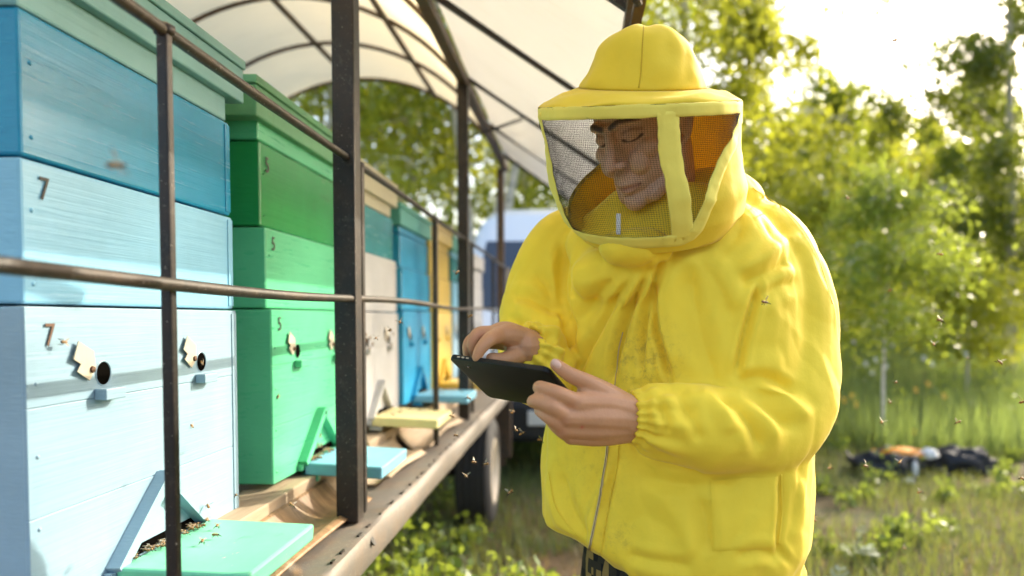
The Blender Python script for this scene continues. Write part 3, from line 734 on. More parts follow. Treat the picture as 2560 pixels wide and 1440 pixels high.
weedpatch('ground_weeds', sp, 'leafy sunlit weeds growing along and under the trailer', .042, M_WEED, 3)
sp = []
for k in range(38):
    y = rng.uniform(4.0, 9.0); x = tx(rng.uniform(2000, 2700), y); sp.append((x, y, rng.uniform(.06, .2), .12, 5))
weedpatch('low_meadow_weeds', sp, 'low scattered weeds in the trodden grass right of the person', .04, M_WEED, 4)
sp = []
for k in range(26):
    y = rng.uniform(8.2, 15); x = tx(rng.uniform(1950, 2700), y); sp.append((x, y, rng.uniform(.3, .55), .2, 6))
weedpatch('meadow_herbs', sp, 'tall leafy herbs standing in the green meadow grass', .055, M_LEAF[3], 5)
# silvery mugwort by the person's side
M_MUG = leaf_mat('silvery_leaves', (.20, .26, .19), (.36, .42, .33), .3, .6)
def star_plant(px, py, dep, label, n, r):
    p = P(px, py, dep); z = float(gz(p.x, p.y)); root = empty('mugwort_plant', (p.x, p.y, z), label, 'plant', 'silvery mugwort plants in the grass')
    mb = MB(); mb.tube([(p.x, p.y, z), (p.x + .01, p.y, z + .10), (p.x, p.y, z + .2)], [.006, .005, .003], 5); mb.build('stem', M_STEM, root)
    lf = MB(); rg = np.random.default_rng(int(px))
    for k in range(n):
        a = rg.uniform(0, math.tau); el = rg.uniform(.05, .9); L = r * rg.uniform(.6, 1.1); d = Vector((math.cos(a) * math.cos(el), math.sin(a) * math.cos(el), math.sin(el)))
        b = Vector((p.x, p.y, z + .06 + .12 * rg.uniform(0, 1))); s = Vector((-math.sin(a), math.cos(a), 0))
        for q, off in ((0, 0), (.35, .5), (.35, -.5), (.6, .4), (.6, -.4)):
            st_ = b + d * L * q; dd = (d + s * off).normalized(); e = st_ + dd * L * (1 - q) * .8 - Vector((0, 0, .02)); mid = (st_ + e) / 2
            w_ = s * L * .07; lf.add([st_, mid + w_, e, mid - w_], [(0, 1, 2, 3)])
    o = lf.build('foliage', M_MUG, root)
star_plant(2075, 1430, 3.2, 'silvery mugwort clump at the bottom beside the yellow jacket', 16, .17)
star_plant(2140, 1385, 3.9, 'smaller silvery mugwort just behind the bottom clump', 12, .15)
# wildflowers
M_YF = simple('yellow_petals', (.75, .42, .02), .6, 0, .1, 20, 0); M_PF = simple('pale_petals', (.62, .50, .62), .6, 0, .1, 20, 0); M_WF = simple('white_petals', (.7, .68, .6), .6, 0, .1, 20, 0)
fl = [(2085, 1050, 7.6, 0), (2110, 1000, 8, 0), (2130, 990, 8.2, 0), (2135, 890, 9.5, 0), (2285, 1080, 7.6, 0), (2320, 960, 8.6, 0), (2360, 990, 8.4, 0), (2290, 975, 8.8, 0), (2140, 1010, 8.0, 0),
      (2520, 770, 12, 0), (2415, 885, 10, 2), (2235, 825, 10.5, 1), (2230, 860, 10.2, 1), (2135, 855, 10.4, 1), (2480, 815, 11, 1), (2395, 800, 11.5, 1), (2165, 910, 9.4, 2), (2190, 900, 9.6, 2), (2215, 915, 9.3, 2), (2310, 895, 9.8, 2), (2330, 910, 9.6, 2), (2180, 930, 9.1, 2)]
nm = ('yellow_flower', 'mauve_flower', 'white_flower'); lb = ('yellow wildflower head standing in the green meadow', 'mauve wildflower head standing in the green meadow', 'white wildflower head standing in the green meadow')
for (px, py, d, kd) in fl:
    p = P(px, py, d); z0 = float(gz(p.x, p.y)); e = empty(nm[kd], (p.x, p.y, z0), lb[kd], 'flower', nm[kd].split('_')[0] + ' wildflowers in the meadow')
    MB().tube([(p.x, p.y, z0), (p.x, p.y, max(p.z, z0 + .1))], .003, 4).build('stem', M_STEM, e)
    hd = MB(); z = max(p.z, z0 + .1)
    for k in range(7):
        a = k * math.tau / 7; u = Vector((math.cos(a), math.sin(a) * .6, math.sin(a) * .8)); v_ = Vector((-math.sin(a), math.cos(a), 0)) * .014; c = Vector((p.x, p.y, z))
        hd.add([c, c + u * .025 + v_, c + u * .045, c + u * .025 - v_], [(0, 1, 2, 3)])
    hd.build('petals', (M_YF, M_PF, M_WF)[kd], e)

# ============================================================ BAGS on the grass
M_BAG = simple('black_bag_fabric', (.012, .012, .014), .7, 0, .3, 25, .4, .004); M_ORG = simple('orange_lining', (.80, .30, .03), .6, 0, .2, 12, .3, .004); M_CLOTH = simple('white_cloth', (.72, .70, .66), .8, 0, .08, 20, .3, .004)
def lump(mb, c, rx, ry, rz, seed, n=36):
    V = []; c = Vector(c)
    for i in range(n // 2 + 1):
        th = math.pi * i / (n // 2)
        for k in range(n):
            ph = math.tau * k / n; d = Vector((math.sin(th) * math.cos(ph), math.sin(th) * math.sin(ph), math.cos(th)))
            r = 1 + .38 * mnoise.noise(d * 2.1 + Vector((seed, 0, 0))) + .26 * mnoise.noise(d * 5.5 + Vector((0, seed, 0)))
            V.append(c + Vector((d.x * rx * r, d.y * ry * r, max(-.6, d.z) * rz * r)))
    return mb.add(V, [(i * n + k, i * n + (k + 1) % n, (i + 1) * n + (k + 1) % n, (i + 1) * n + k) for i in range(n // 2) for k in range(n)])
BD = 6.3
p = P(2215, 1160, BD); bg_ = empty('black_backpack', (p.x, p.y, 0), 'black backpack lying open on the grass with an orange lining', 'bag')
lump(MB(), (p.x, p.y, .075), .27, .19, .115, 1).build('bag_body', M_BAG, bg_, True)
MB().tube([(p.x - .22, p.y - .05, .08), (p.x - .29, p.y - .03, .13), (p.x - .33, p.y, .18)], 0, sq=(.045, .012)).build('shoulder_strap', M_BAG, bg_)
lump(MB(), (p.x + .12, p.y + .02, .165), .20, .12, .035, 4).build('lining_flap', M_ORG, bg_, True)
lump(MB(), (p.x - .05, p.y - .17, .05), .18, .05, .06, 6).build('side_pocket', M_BAG, bg_, True)
q = P(2400, 1140, BD + .1); o = lump(MB(), (q.x, q.y, .07), .27, .17, .125, 9).build('black_jacket_heap', M_BAG, None, True); tag(o, 'crumpled black jacket heaped right of the open backpack', 'jacket')
q = P(2322, 1122, BD - .03); o = lump(MB(), (q.x, q.y, .16), .075, .07, .045, 12).build('white_cloth', M_CLOTH, None, True); tag(o, 'white cloth tossed between the backpack and the black jacket', 'cloth')
q = P(2288, 1182, BD - .2); o = lump(MB(), (q.x, q.y, .06), .022, .02, .07, 14).build('pale_bottle', M_CLOTH, None, True); tag(o, 'small pale bottle standing before the open backpack', 'bottle')
q = P(2272, 1218, BD - .4); o = lump(MB(), (q.x, q.y, .02), .04, .03, .022, 15).build('paper_scrap', M_CLOTH, None, True); tag(o, 'scrap of white paper lying in the grass before the bags', 'paper')
# ============================================================ PERSON
def cloth_mat(name, col, trans=0.0, stains=False, weave=900, rough=.7):
    m = NT(name); n = m.noise(m.coord(), 6, 5, .6); n2 = m.noise(m.coord(), 38, 5, .65)
    c = m.mix(m.ramp(n, [(.3, 0), (.7, 1)]), [x * .93 for x in col], [min(1, x * 1.04) for x in col])
    fine = m.noise(m.coord((1, 1, .35)), 420, 2, .5); c = m.mix(m.math('MULTIPLY', fine, .10), c, [x * .8 for x in col])
    if stains:
        for (q, rad, amt) in stains:
            g = m.n('ShaderNodeTexCoord'); d = m.n('ShaderNodeVectorMath', operation='DISTANCE'); m.l(g.outputs['Object'], d.inputs[0]); d.inputs[1].default_value = q
            msk = m.ramp(m.math('DIVIDE', d.outputs['Value'], rad), [(.15, 1), (1, 0)])
            sp = m.ramp(m.noise(m.coord(), 70, 6, .75), [(.50, 0), (.68, 1)]); sp2 = m.ramp(m.noise(m.coord(), 22, 4, .7), [(.45, 0), (.7, .55)])
            c = m.mix(m.math('MULTIPLY', m.math('MULTIPLY', m.math('ADD', sp, sp2), msk), amt), c, (.22, .12, .03))
    m.set(c, rough, spec=.25); m.b.inputs['Sheen Weight'].default_value = .12; m.b.inputs['Sheen Roughness'].default_value = .4
    nb = m.bump(n2, .22, .004); nb = m.bump(fine, .18, .0006, nb)
    if trans:
        t = m.n('ShaderNodeBsdfTranslucent'); m.l(c, t.inputs[0]); mx = m.n('ShaderNodeMixShader'); mx.inputs[0].default_value = trans
        m.l(m.b.outputs[0], mx.inputs[1]); m.l(t.outputs[0], mx.inputs[2]); m.l(mx.outputs[0], m.out.inputs[0])
    return m.m
YEL = (.90, .66, .048)
pl = Vector((.17, 1.42, 0))
st = lambda px, py, d: tuple(P(px, py, d) - pl)
M_JACKET = cloth_mat('yellow_jacket_cloth', YEL, 0, [(st(1600, 900, 1.24), .09, .55), (st(1480, 1030, 1.24), .12, .22), (st(1540, 1350, 1.25), .05, .35), (st(1430, 1200, 1.27), .12, .22)])
M_HOOD = cloth_mat('yellow_hood_cloth', (.90, .66, .048), .16)
M_TAPE = cloth_mat('pale_yellow_tape', (.84, .70, .13), 0, rough=.8)
M_ZIPSEAM = cloth_mat('dark_yellow_stitching', (.55, .36, .015)); M_VEIL = NT('black_veil_thread').set((.018, .017, .016), .6, 0, .2).m
m = NT('skin'); at = m.n('ShaderNodeAttribute', attribute_name='tint'); n = m.noise(m.coord(), 60, 5, .6); n2 = m.noise(m.coord(), 420, 3, .6)
c = m.mix(m.math('MULTIPLY', m.ramp(n, [(.35, 0), (.7, 1)]), .22), at.outputs['Color'], (.36, .15, .07)); m.set(c, .48, spec=.4)
m.b.inputs['Subsurface Weight'].default_value = .12; m.b.inputs['Subsurface Radius'].default_value = (.010, .004, .002); m.b.inputs['Subsurface Scale'].default_value = .6
nb = m.bump(m.noise(m.coord(), 130, 4, .7), .35, .0016); m.bump(n2, .25, .0008, nb); M_SKIN = m.m
M_SHIRT = simple('black_shirt', (.015, .015, .017), .85, 0, .2, 40)
person = empty('person', pl, 'person in a yellow beekeeping jacket and veiled hood, tapping a black tablet', 'person')
ALPHA = R_(30); FWD = Vector((-math.sin(ALPHA), -math.cos(ALPHA), 0)); LFT = Vector((math.cos(ALPHA), -math.sin(ALPHA), 0))
def loft(mb, rings, n=36):
    """rings: lists of n points; closed ends"""
    V = [p for r in rings for p in r]; k = len(rings)
    F = [(i * n + j, i * n + (j + 1) % n, (i + 1) * n + (j + 1) % n, (i + 1) * n + j) for i in range(k - 1) for j in range(n)]
    F += [tuple(reversed(range(n))), tuple((k - 1) * n + j for j in range(n))]
    return mb.add(V, F)
def ering(c, A, B, u=LFT, v=FWD, n=36, e=2.3):
    out = []
    for k in range(n):
        a = math.tau * k / n; cc, ss = math.cos(a), math.sin(a)
        out.append(Vector(c) + u * (A * abs(cc) ** (2 / e) * (1 if cc > 0 else -1)) + v * (B * abs(ss) ** (2 / e) * (1 if ss > 0 else -1)))
    return out
def ball(mb, c, r, M=None, n=18):
    """ellipsoid: r = 3 radii, M orients it"""
    V = []
    for i in range(n // 2 + 1):
        th = math.pi * i / (n // 2)
        for k in range(n):
            ph = math.tau * k / n; p = Vector((r[0] * math.sin(th) * math.cos(ph), r[1] * math.sin(th) * math.sin(ph), r[2] * math.cos(th)))
            V.append(Vector(c) + (M @ p if M is not None else p))
    return mb.add(V, [(i * n + k, i * n + (k + 1) % n, (i + 1) * n + (k + 1) % n, (i + 1) * n + k) for i in range(n // 2) for k in range(n)])
def chain(mb, pts, rs, n=12, sub=4):
    """tapering limb with round ends through joints"""
    p = spline([list(q) + [r] for q, r in zip(pts, rs)], (len(pts) - 1) * sub + 1)
    mb.tube([tuple(q[:3]) for q in p], [float(q[3]) for q in p], n)
    ball(mb, p[0][:3], (p[0][3],) * 3, None, n); ball(mb, p[-1][:3], (p[-1][3],) * 3, None, n); return mb

# ---------------- jacket
jb = MB()
lev = [  # py, px centre, half width px, depth, front/back ratio
    (1436, 1690, 268, 1.395, .70), (1415, 1688, 298, 1.395, .70), (1385, 1676, 306, 1.395, .72), (1330, 1678, 320, 1.395, .72), (1240, 1680, 322, 1.395, .70), (1120, 1682, 318, 1.395, .68), (1000, 1696, 310, 1.39, .68), (880, 1702, 290, 1.38, .68),
    (780, 1700, 288, 1.38, .66), (700, 1694, 284, 1.38, .64), (640, 1684, 272, 1.385, .62), (590, 1676, 252, 1.39, .60), (545, 1672, 216, 1.39, .62), (500, 1668, 160, 1.38, .68), (470, 1664, 112, 1.37, .8)]
sp_ = spline(lev, 44); rings = []
for py, px, hw, d, rt in sp_:
    A = hw * d / FPX / math.sqrt(.75 + .25 * rt * rt); rings.append(ering(P(px, py, d), A, A * rt))
    if py > 1290:      # the elastic hem rides up on the side of the raised arm
        qq = proj([tuple(q) for q in rings[-1]])[:, 0]
        for q, xx in zip(rings[-1], qq): q.z += .080 * np.clip((1660 - xx) / 230, 0, 1) * ((py - 1290) / 146) ** 1.2
loft(jb, rings)
# sleeves: left arm (picture right), right arm (picture left)
La = [(1850, 590, 1.40, .080), (1905, 640, 1.385, .090), (1955, 750, 1.37, .092), (1968, 870, 1.35, .089), (1968, 988, 1.31, .086), (1915, 1068, 1.265, .079), (1820, 1075, 1.215, .070), (1700, 1060, 1.185, .063), (1610, 1045, 1.17, .052), (1570, 1043, 1.165, .041)]
Ra = [(1490, 600, 1.50, .080), (1425, 640, 1.51, .088), (1375, 730, 1.50, .084), (1352, 820, 1.47, .080), (1352, 895, 1.42, .078), (1350, 915, 1.36, .072), (1338, 895, 1.31, .062), (1322, 875, 1.28, .052), (1308, 864, 1.262, .040)]
def sleeve(A):
    p = spline([list(P(a, b, c)) + [r] for a, b, c, r in A], 44); return p
SL, SR = sleeve(La), sleeve(Ra)
for s in (SL, SR):
    jb.tube([tuple(q[:3]) for q in s], [float(q[3]) for q in s], 28); ball(jb, s[0][:3], (s[0][3],) * 3)
ball(jb, P(1588, 622, 1.245), (.060, .052, .036)); ball(jb, P(1615, 690, 1.355), (.13, .12, .08))
ball(jb, P(1790, 500, 1.40), (.09, .08, .06)); ball(jb, P(1870, 590, 1.41), (.08, .08, .055))
V, F = remesh(jb, .0041, 10, .5)
N = vnormals(V, F); Q = proj(V); eye = np.array([0, 0, CAMZ]); vd = V - eye; vd /= np.linalg.norm(vd, axis=1, keepdims=True)
face = np.clip(-(N * vd).sum(1) * 1.6 + .1, 0, 1)
# broad soft undulation of loose cloth, finer towards the joints
def n3(V, s, off):
    return np.array([mnoise.noise(Vector((p[0] * s[0] + off, p[1] * s[1], p[2] * s[2]))) for p in V])
wp = np.stack([n3(V, (7, 7, 7), 20), n3(V, (7, 7, 7), 40), n3(V, (7, 7, 7), 60)], 1) * .07
ridge = lambda s, o: (1 - np.abs(n3(V + wp, s, o)) * 2).clip(0, 1) ** 2
D = .0042 * n3(V, (9, 9, 5), 0) + .0010 * n3(V, (24, 24, 15), 7) + .0030 * ridge((8, 8, 5.0), 11) - .0040 * ridge((9, 9, 4.2), 31) - .0010 * ridge((20, 20, 13), 51)
# folds read off the garment: polyline, half width px, height m (negative = crease)
folds = [
 ([(1405, 610), (1412, 700), (1420, 790), (1428, 880), (1420, 930)], 13, -.020), ([(1440, 640), (1448, 760), (1452, 880)], 24, .007),
 ([(1648, 665), (1600, 770), (1568, 870), (1550, 960)], 11, .009), ([(1630, 672), (1575, 770), (1540, 870), (1520, 960)], 8, -.010), ([(1606, 680), (1550, 775), (1500, 880), (1460, 985)], 20, .008), ([(1585, 690), (1520, 780), (1470, 880), (1432, 960)], 9, -.009), ([(1654, 655), (1622, 740), (1606, 830), (1600, 940)], 8, -.010),
 ([(1530, 690), (1465, 780), (1430, 860)], 16, -.007), ([(1658, 650), (1636, 730), (1640, 820), (1662, 900), (1678, 965)], 8, -.014), ([(1690, 650), (1668, 740), (1672, 830), (1700, 930)], 22, .009),
 ([(1730, 660), (1735, 760), (1760, 860), (1790, 950)], 22, -.006), ([(1740, 640), (1800, 720), (1830, 800)], 20, -.006),
 ([(1905, 700), (1880, 780), (1856, 870), (1838, 945)], 10, -.011), ([(1836, 962), (1885, 945), (1940, 955), (1990, 985)], 13, -.007), ([(1850, 925), (1905, 905), (1965, 910)], 20, .003),
 ([(1790, 985), (1845, 1010), (1890, 1075), (1905, 1130)], 18, -.010), ([(1740, 975), (1790, 1010), (1830, 1085)], 20, .008), ([(1690, 980), (1730, 1040), (1755, 1110)], 14, -.007), ([(1850, 975), (1920, 1010), (1985, 1075)], 17, -.008), ([(1895, 965), (1975, 1005), (2030, 1050)], 18, .007),
 ([(1640, 985), (1665, 1040), (1672, 1090)], 9, -.006), ([(1620, 1010), (1640, 1060), (1640, 1100)], 9, .004),
 ([(1835, 680), (1900, 645), (1965, 605), (2005, 588)], 15, .006), ([(1850, 710), (1925, 680), (1990, 640)], 15, -.008), 
 ([(1880, 760), (1935, 720), (2010, 700)], 18, -.006), ([(1700, 620), (1800, 610), (1870, 560)], 22, -.005), ([(1690, 640), (1780, 680), (1850, 780)], 26, .006),
 ([(1262, 792), (1320, 815), (1380, 845), (1425, 872)], 10, -.010), ([(1290, 760), (1350, 790), (1415, 820)], 14, .007), ([(1275, 735), (1340, 745), (1400, 780)], 12, -.006), ([(1330, 680), (1370, 720), (1395, 780)], 13, -.005),
 ([(1370, 1330), (1420, 1350), (1475, 1385)], 12, -.007), ([(1400, 1180), (1420, 1270), (1470, 1360)], 16, -.007), ([(1375, 1130), (1378, 1230), (1410, 1320)], 18, .006), ([(1520, 1180), (1480, 1280), (1478, 1380)], 10, .006),
 ([(1540, 1150), (1515, 1250), (1500, 1390)], 8, -.005), ([(1640, 1230), (1700, 1300), (1730, 1400)], 24, .006), ([(1720, 1200), (1760, 1290), (1765, 1390)], 18, -.005), ([(1950, 1190), (1955, 1280), (1948, 1360), (1985, 1420)], 8, -.006),
 ([(1560, 1390), (1640, 1405), (1730, 1420)], 14, -.006), ([(1840, 1395), (1900, 1380), (1960, 1400)], 14, -.006), ([(1990, 1180), (2000, 1270), (1985, 1360)], 16, .005),
 ([(1600, 1190), (1700, 1210), (1850, 1215)], 16, -.005), ([(1450, 940), (1440, 1030), (1430, 1120)], 18, -.006)]
for poly, wd, h in folds:
    pl_ = spline(poly, 14) if len(poly) > 2 else np.array(poly)
    d, t = seg_dist(Q, pl_); tp = np.clip(np.minimum(t, 1 - t) * 6 + .12, 0, 1); g = (.45 * np.exp(-(d / wd) ** 2) + .75 * np.exp(-np.sqrt((d / (wd * .62)) ** 2 + .05) + .22)) * tp if h < 0 else np.exp(-(d / wd) ** 2) * tp; h = h * (1.15 if h < 0 else 1.05)
    D += h * g * face - h * .35 * np.exp(-((d - 2.1 * wd) / (wd * .9)) ** 2) * np.clip(np.minimum(t, 1 - t) * 6, 0, 1) * face
# gathered elastic at cuffs and hem
for s, nn_, ph0 in ((SL, 17, 0), (SR, 15, 1.)):
    c0, c1 = s[-1][:3], s[-8][:3]; ax = (c1 - c0); Lx = np.linalg.norm(ax); ax = ax / Lx
    u = np.cross(ax, [0, 0, 1]); u /= np.linalg.norm(u); v2 = np.cross(ax, u); r = V - c0; al = r @ ax; ang = np.arctan2(r @ v2, r @ u)
    near = (np.linalg.norm(r - al[:, None] * ax, axis=1) < .10) & (al > -.02) & (al < .11)
    env = np.where(near, np.exp(-((al - .008) / .032) ** 2), 0); env2 = np.where(near, np.exp(-((al - .05) / .03) ** 2), 0)
    D += .0042 * env * np.cos(nn_ * ang + ph0 + 2 * np.sin(3 * ang)) + .004 * env2 * np.cos(nn_ * .5 * ang + ph0) - .004 * np.where(near, np.exp(-((al - .014) / .006) ** 2), 0)
hem = P(1690, 1418, 1.395); zh = V[:, 2] - hem.z; ang = np.arctan2(V[:, 1] - hem.y, V[:, 0] - hem.x)
D += .0045 * np.exp(-(zh / .035) ** 2) * np.cos(19 * ang + 3 * np.sin(2 * ang))
V = V + N * D[:, None]
# light smoothing keeps creases crisp but free of voxel steps
E = np.concatenate([F[:, [0, 1]], F[:, [1, 2]], F[:, [2, 3]], F[:, [3, 0]]])
for it in range(1):
    acc = np.zeros_like(V); cnt = np.zeros(len(V)); np.add.at(acc, E[:, 0], V[E[:, 1]]); np.add.at(acc, E[:, 1], V[E[:, 0]]); np.add.at(cnt, E[:, 0], 1); np.add.at(cnt, E[:, 1], 1)
    V = V * .6 + .4 * acc / cnt[:, None]
JV, JF = V, F
jacket = mesh_np('jacket', V, F, M_JACKET, person, True)
BVJ = BVHTree.FromPolygons([tuple(p) for p in V], [tuple(int(i) for i in f) for f in F])
def on_jacket(px, py, lift=.002):
    o = Vector((0, 0, CAMZ)); d = (P(px, py, 1) - o).normalized(); h = BVJ.ray_cast(o, d)
    return (h[0] + h[1] * lift, h[1]) if h[0] is not None else (P(px, py, 1.25), Vector((0, -1, 0)))
def ribbon(name, pts, nrm, width, thick, mat, parent, wob=0, ruf=0):
    """cloth tape along a 3D path, lying on a surface with the given normals"""
    V = []; n = len(pts)
    for i in range(n):
        t = (Vector(pts[min(i + 1, n - 1)]) - Vector(pts[max(i - 1, 0)])).normalized(); nn = Vector(nrm[i]).normalized(); b = t.cross(nn).normalized()
        w_ = width * (1 + wob * mnoise.noise(Vector((i * .35, width * 90, 0)))); r = ruf * mnoise.noise(Vector((i * .8, 3, 0)))
        for a, h in ((-.5, 0), (-.46, thick), (-.2, thick * 1.25 + r), (.2, thick * 1.25 + r), (.46, thick), (.5, 0)): V.append(Vector(pts[i]) + b * w_ * a + nn * h)
    k = 6; F = [(i * k + j, i * k + (j + 1) % k, (i + 1) * k + (j + 1) % k, (i + 1) * k + j) for i in range(n - 1) for j in range(k)] + [tuple(range(k)), tuple((n - 1) * k + j for j in range(k))]
    return MB().add(V, F).build(name, mat, parent, True)
M_ZIP = simple('pale_zip_tape', (.58, .46, .24), .6, .1, .2, 60); M_ZIPD = simple('zip_groove', (.12, .08, .02), .8)
def jline(pts, n=30, lift=.001):
    a = [on_jacket(*q, lift) for q in spline(pts, n)]; return [x[0] for x in a], [x[1] for x in a]
p_, n_ = jline([(1556, 830), (1545, 880), (1540, 950), (1534, 990)]); ribbon('zipper', p_, n_, .0020, .0006, M_ZIP, jacket)
p_, n_ = jline([(1520, 1108), (1514, 1160), (1500, 1240), (1484, 1320), (1474, 1372)]); z1 = ribbon('zipper', p_, n_, .0045, .0010, M_ZIP, jacket); ribbon('zip_teeth', [q + n * .0013 for q, n in zip(p_, n_)], n_, .0009, .0006, M_ZIPD, z1)
for ln in ([(1547, 1108), (1540, 1180), (1524, 1260), (1508, 1330), (1500, 1385)], [(1880, 470), (1955, 520), (2010, 580), (2050, 660), (2080, 760)], [(1952, 1185), (1955, 1280), (1946, 1360)], [(1372, 1180), (1390, 1270), (1440, 1340)]):
    p_, n_ = jline(ln); ribbon('seam', p_, n_, .003, .0006, M_JACKET, jacket)
# patch pocket: a second layer over the jacket
poly = [(1776, 1196), (1944, 1190), (1948, 1300), (1938, 1372), (1780, 1378)]
def patch(poly, lift, name, mat, parent, nu=26, nv=26):
    a, b, c, d = [np.array(q, float) for q in (poly[0], poly[1], poly[3], poly[4])]
    Vv = []; 
    for i in range(nu + 1):
        for j in range(nv + 1):
            u, v = i / nu, j / nv; q = a * (1 - u) * (1 - v) + b * u * (1 - v) + c * u * v + d * (1 - u) * v
            pt, nn = on_jacket(q[0], q[1], 0); ed = min(u, 1 - u, 1 - v, v + .3); Vv.append(pt + nn * (lift * min(1, .3 + ed * 18)))
    Ff = [(i * (nv + 1) + j, i * (nv + 1) + j + 1, (i + 1) * (nv + 1) + j + 1, (i + 1) * (nv + 1) + j) for i in range(nu) for j in range(nv)]
    return MB().add(Vv, Ff).build(name, mat, parent, True)
pk = patch(poly, .0035, 'pocket', M_JACKET, jacket)
# ---------------- hood, veil and hat: one lantern of cloth round the head
RK = [  # t, px, py, depth, rx, ry, tilt towards viewer, roll
    (0.00, 1597, 260, 1.28, .1635, .165, 15.5, 2.0), (.33, 1604, 372, 1.288, .158, .160, 14, 1.5), (.66, 1624, 476, 1.305, .160, .165, 16, 3), (.85, 1634, 530, 1.325, .150, .162, 19, 4), (1.0, 1640, 570, 1.34, .128, .150, 21, 5)]
def lantern(th, t):
    k = [np.interp(t, [r[0] for r in RK], [r[i] for r in RK]) for i in range(1, 8)]
    c = P(k[0], k[1], k[2]); rx, ry, ti, ro = k[3], k[4], R_(k[5]), R_(k[6])
    e = 2.1; s, co = math.sin(th), math.cos(th)
    x = rx * abs(s) ** (2 / e) * (1 if s > 0 else -1); y = -ry * abs(co) ** (2 / e) * (1 if co > 0 else -1)
    wr = .0035 * mnoise.noise(Vector((th * 2.2, t * 5, 1))) + .002 * mnoise.noise(Vector((th * 6, t * 11, 4)))
    f = 1 + wr / .16 * (1 if t > .06 else t / .06)
    z = y * math.sin(ti) + x * math.sin(ro)
    return Vector((c.x + x * f * math.cos(ro), c.y + y * f * math.cos(ti), c.z + z))
def lnorm(th, t):
    a = lantern(th + .01, t) - lantern(th - .01, t); b = lantern(th, min(1, t + .01)) - lantern(th, max(0, t - .01)); return a.cross(b).normalized() * (-1 if a.cross(b).dot(lantern(th, t) - lantern(th + math.pi, t)) < 0 else 1)
TBx = [-180, -157, -128, -104, -78, 12, 18, 27, 42, 62, 80, 88, 150, 163, 180]; TBy = [.34, .50, .72, .88, .90, .90, .86, .66, .42, .22, .06, 0, 0, .12, .34]
tb = lambda deg: float(np.interp(deg, TBx, TBy))
hat = mesh_np('hood', *(lambda: (
    [tuple(lantern(R_(d), tb(((d + 180) % 360) - 180) + (1 - tb(((d + 180) % 360) - 180)) * j / 16)) for d in range(-180, 180, 3) for j in range(17)],
    [(i * 17 + j, i * 17 + j + 1, ((i + 1) % 120) * 17 + j + 1, ((i + 1) % 120) * 17 + j) for i in range(120) for j in range(16)]))(), M_HOOD, person, True)
hat.modifiers.new('t', 'SOLIDIFY').thickness = .0015
# veil: real woven threads
nth, ntt = 280, 76; ths = np.linspace(-180, 180, nth); VV = {}; vv = []; ff = []
def vi(i, j):
    if (i, j) not in VV: VV[(i, j)] = len(vv); vv.append(tuple(lantern(R_(ths[i]), j / ntt)))
    return VV[(i, j)]
for i in range(nth - 1):
    lim = min(tb(ths[i]), tb(ths[i + 1]))
    if lim <= 0: continue
    lim += .02
    for j in range(ntt):
        if (j + 1) / ntt <= lim: ff.append((vi(i, j), vi(i + 1, j), vi(i + 1, j + 1), vi(i, j + 1)))
veil = mesh_np('veil_mesh', vv, ff, M_VEIL, person, False)
wf = veil.modifiers.new('threads', 'WIREFRAME'); wf.thickness = .00058; wf.use_replace = True; wf.use_even_offset = False; wf.use_boundary = True
# tapes
def tape(path, width, name='trim_tape', thick=.0012, n=60, wob=.16, ruf=.0022):
    q = spline(path, n); pts = [lantern(R_(a), min(1, max(0, t))) for a, t in q]; nr = [lnorm(R_(a), min(.99, max(.01, t))) for a, t in q]
    return ribbon(name, pts, nr, width, thick, M_TAPE, hat, wob, ruf)
tape([(a, .045) for a in range(-180, 181, 6)], .0185, n=140)
tape([(9.5, .05), (9.5, .3), (10, .6), (10.5, .91)], .034, n=30)
tape([(-76, .05), (-75.5, .3), (-75, .6), (-75, .91)], .034, n=30)
tape([(a, tb(a) + .012) for a in (-78, -70, -60, -50, -40, -30, -20, -10, 0, 8)] + [(16, .885), (22, .79), (28, .655), (35, .53), (44, .40), (53, .31), (63, .215), (73, .13), (84, .05)], .022, n=110)
tape([(-78, .90), (-90, .90), (-104, .885), (-128, .73), (-157, .51), (-180, .35), (-197, .13), (-206, .05)], .018, n=60)
# hat brim and crown
CRK = [(1605, 219, 1.270, .1035, 19), (1609, 190, 1.262, .0945, 17), (1611, 155, 1.258, .084, 15), (1612, 118, 1.255, .073, 12), (1613, 92, 1.255, .058, 9), (1612, 76, 1.255, .036, 6), (1612, 71, 1.255, .006, 4)]
nT = 96; rings = []
for j in range(9):
    f = j / 8; rg = []
    for i in range(nT):
        th = math.tau * i / nT; a = lantern(th, 0); k = CRK[0]; c = P(*k[:3]); r = k[3]; ti = R_(k[4])
        b = Vector((c.x + r * math.sin(th), c.y - r * math.cos(th) * math.cos(ti), c.z - r * math.cos(th) * math.sin(ti)))
        q = a.lerp(b, f); q.z += .003 * math.sin(math.pi * f) + .009 * mnoise.noise(Vector((math.cos(th) * 2.5, math.sin(th) * 2.5, f * 2))) * math.sin(math.pi * min(1, f + .2)); rg.append(q)
    rings.append(rg)
brim = MB(); 
brim.add([p for r in rings for p in r], [(i * nT + j, i * nT + (j + 1) % nT, (i + 1) * nT + (j + 1) % nT, (i + 1) * nT + j) for i in range(8) for j in range(nT)])
bo = brim.build('hat_brim', M_HOOD, person, True); bo.modifiers.new('t', 'SOLIDIFY').thickness = .002
rings = []; nC = 30
ck = spline(CRK, nC)
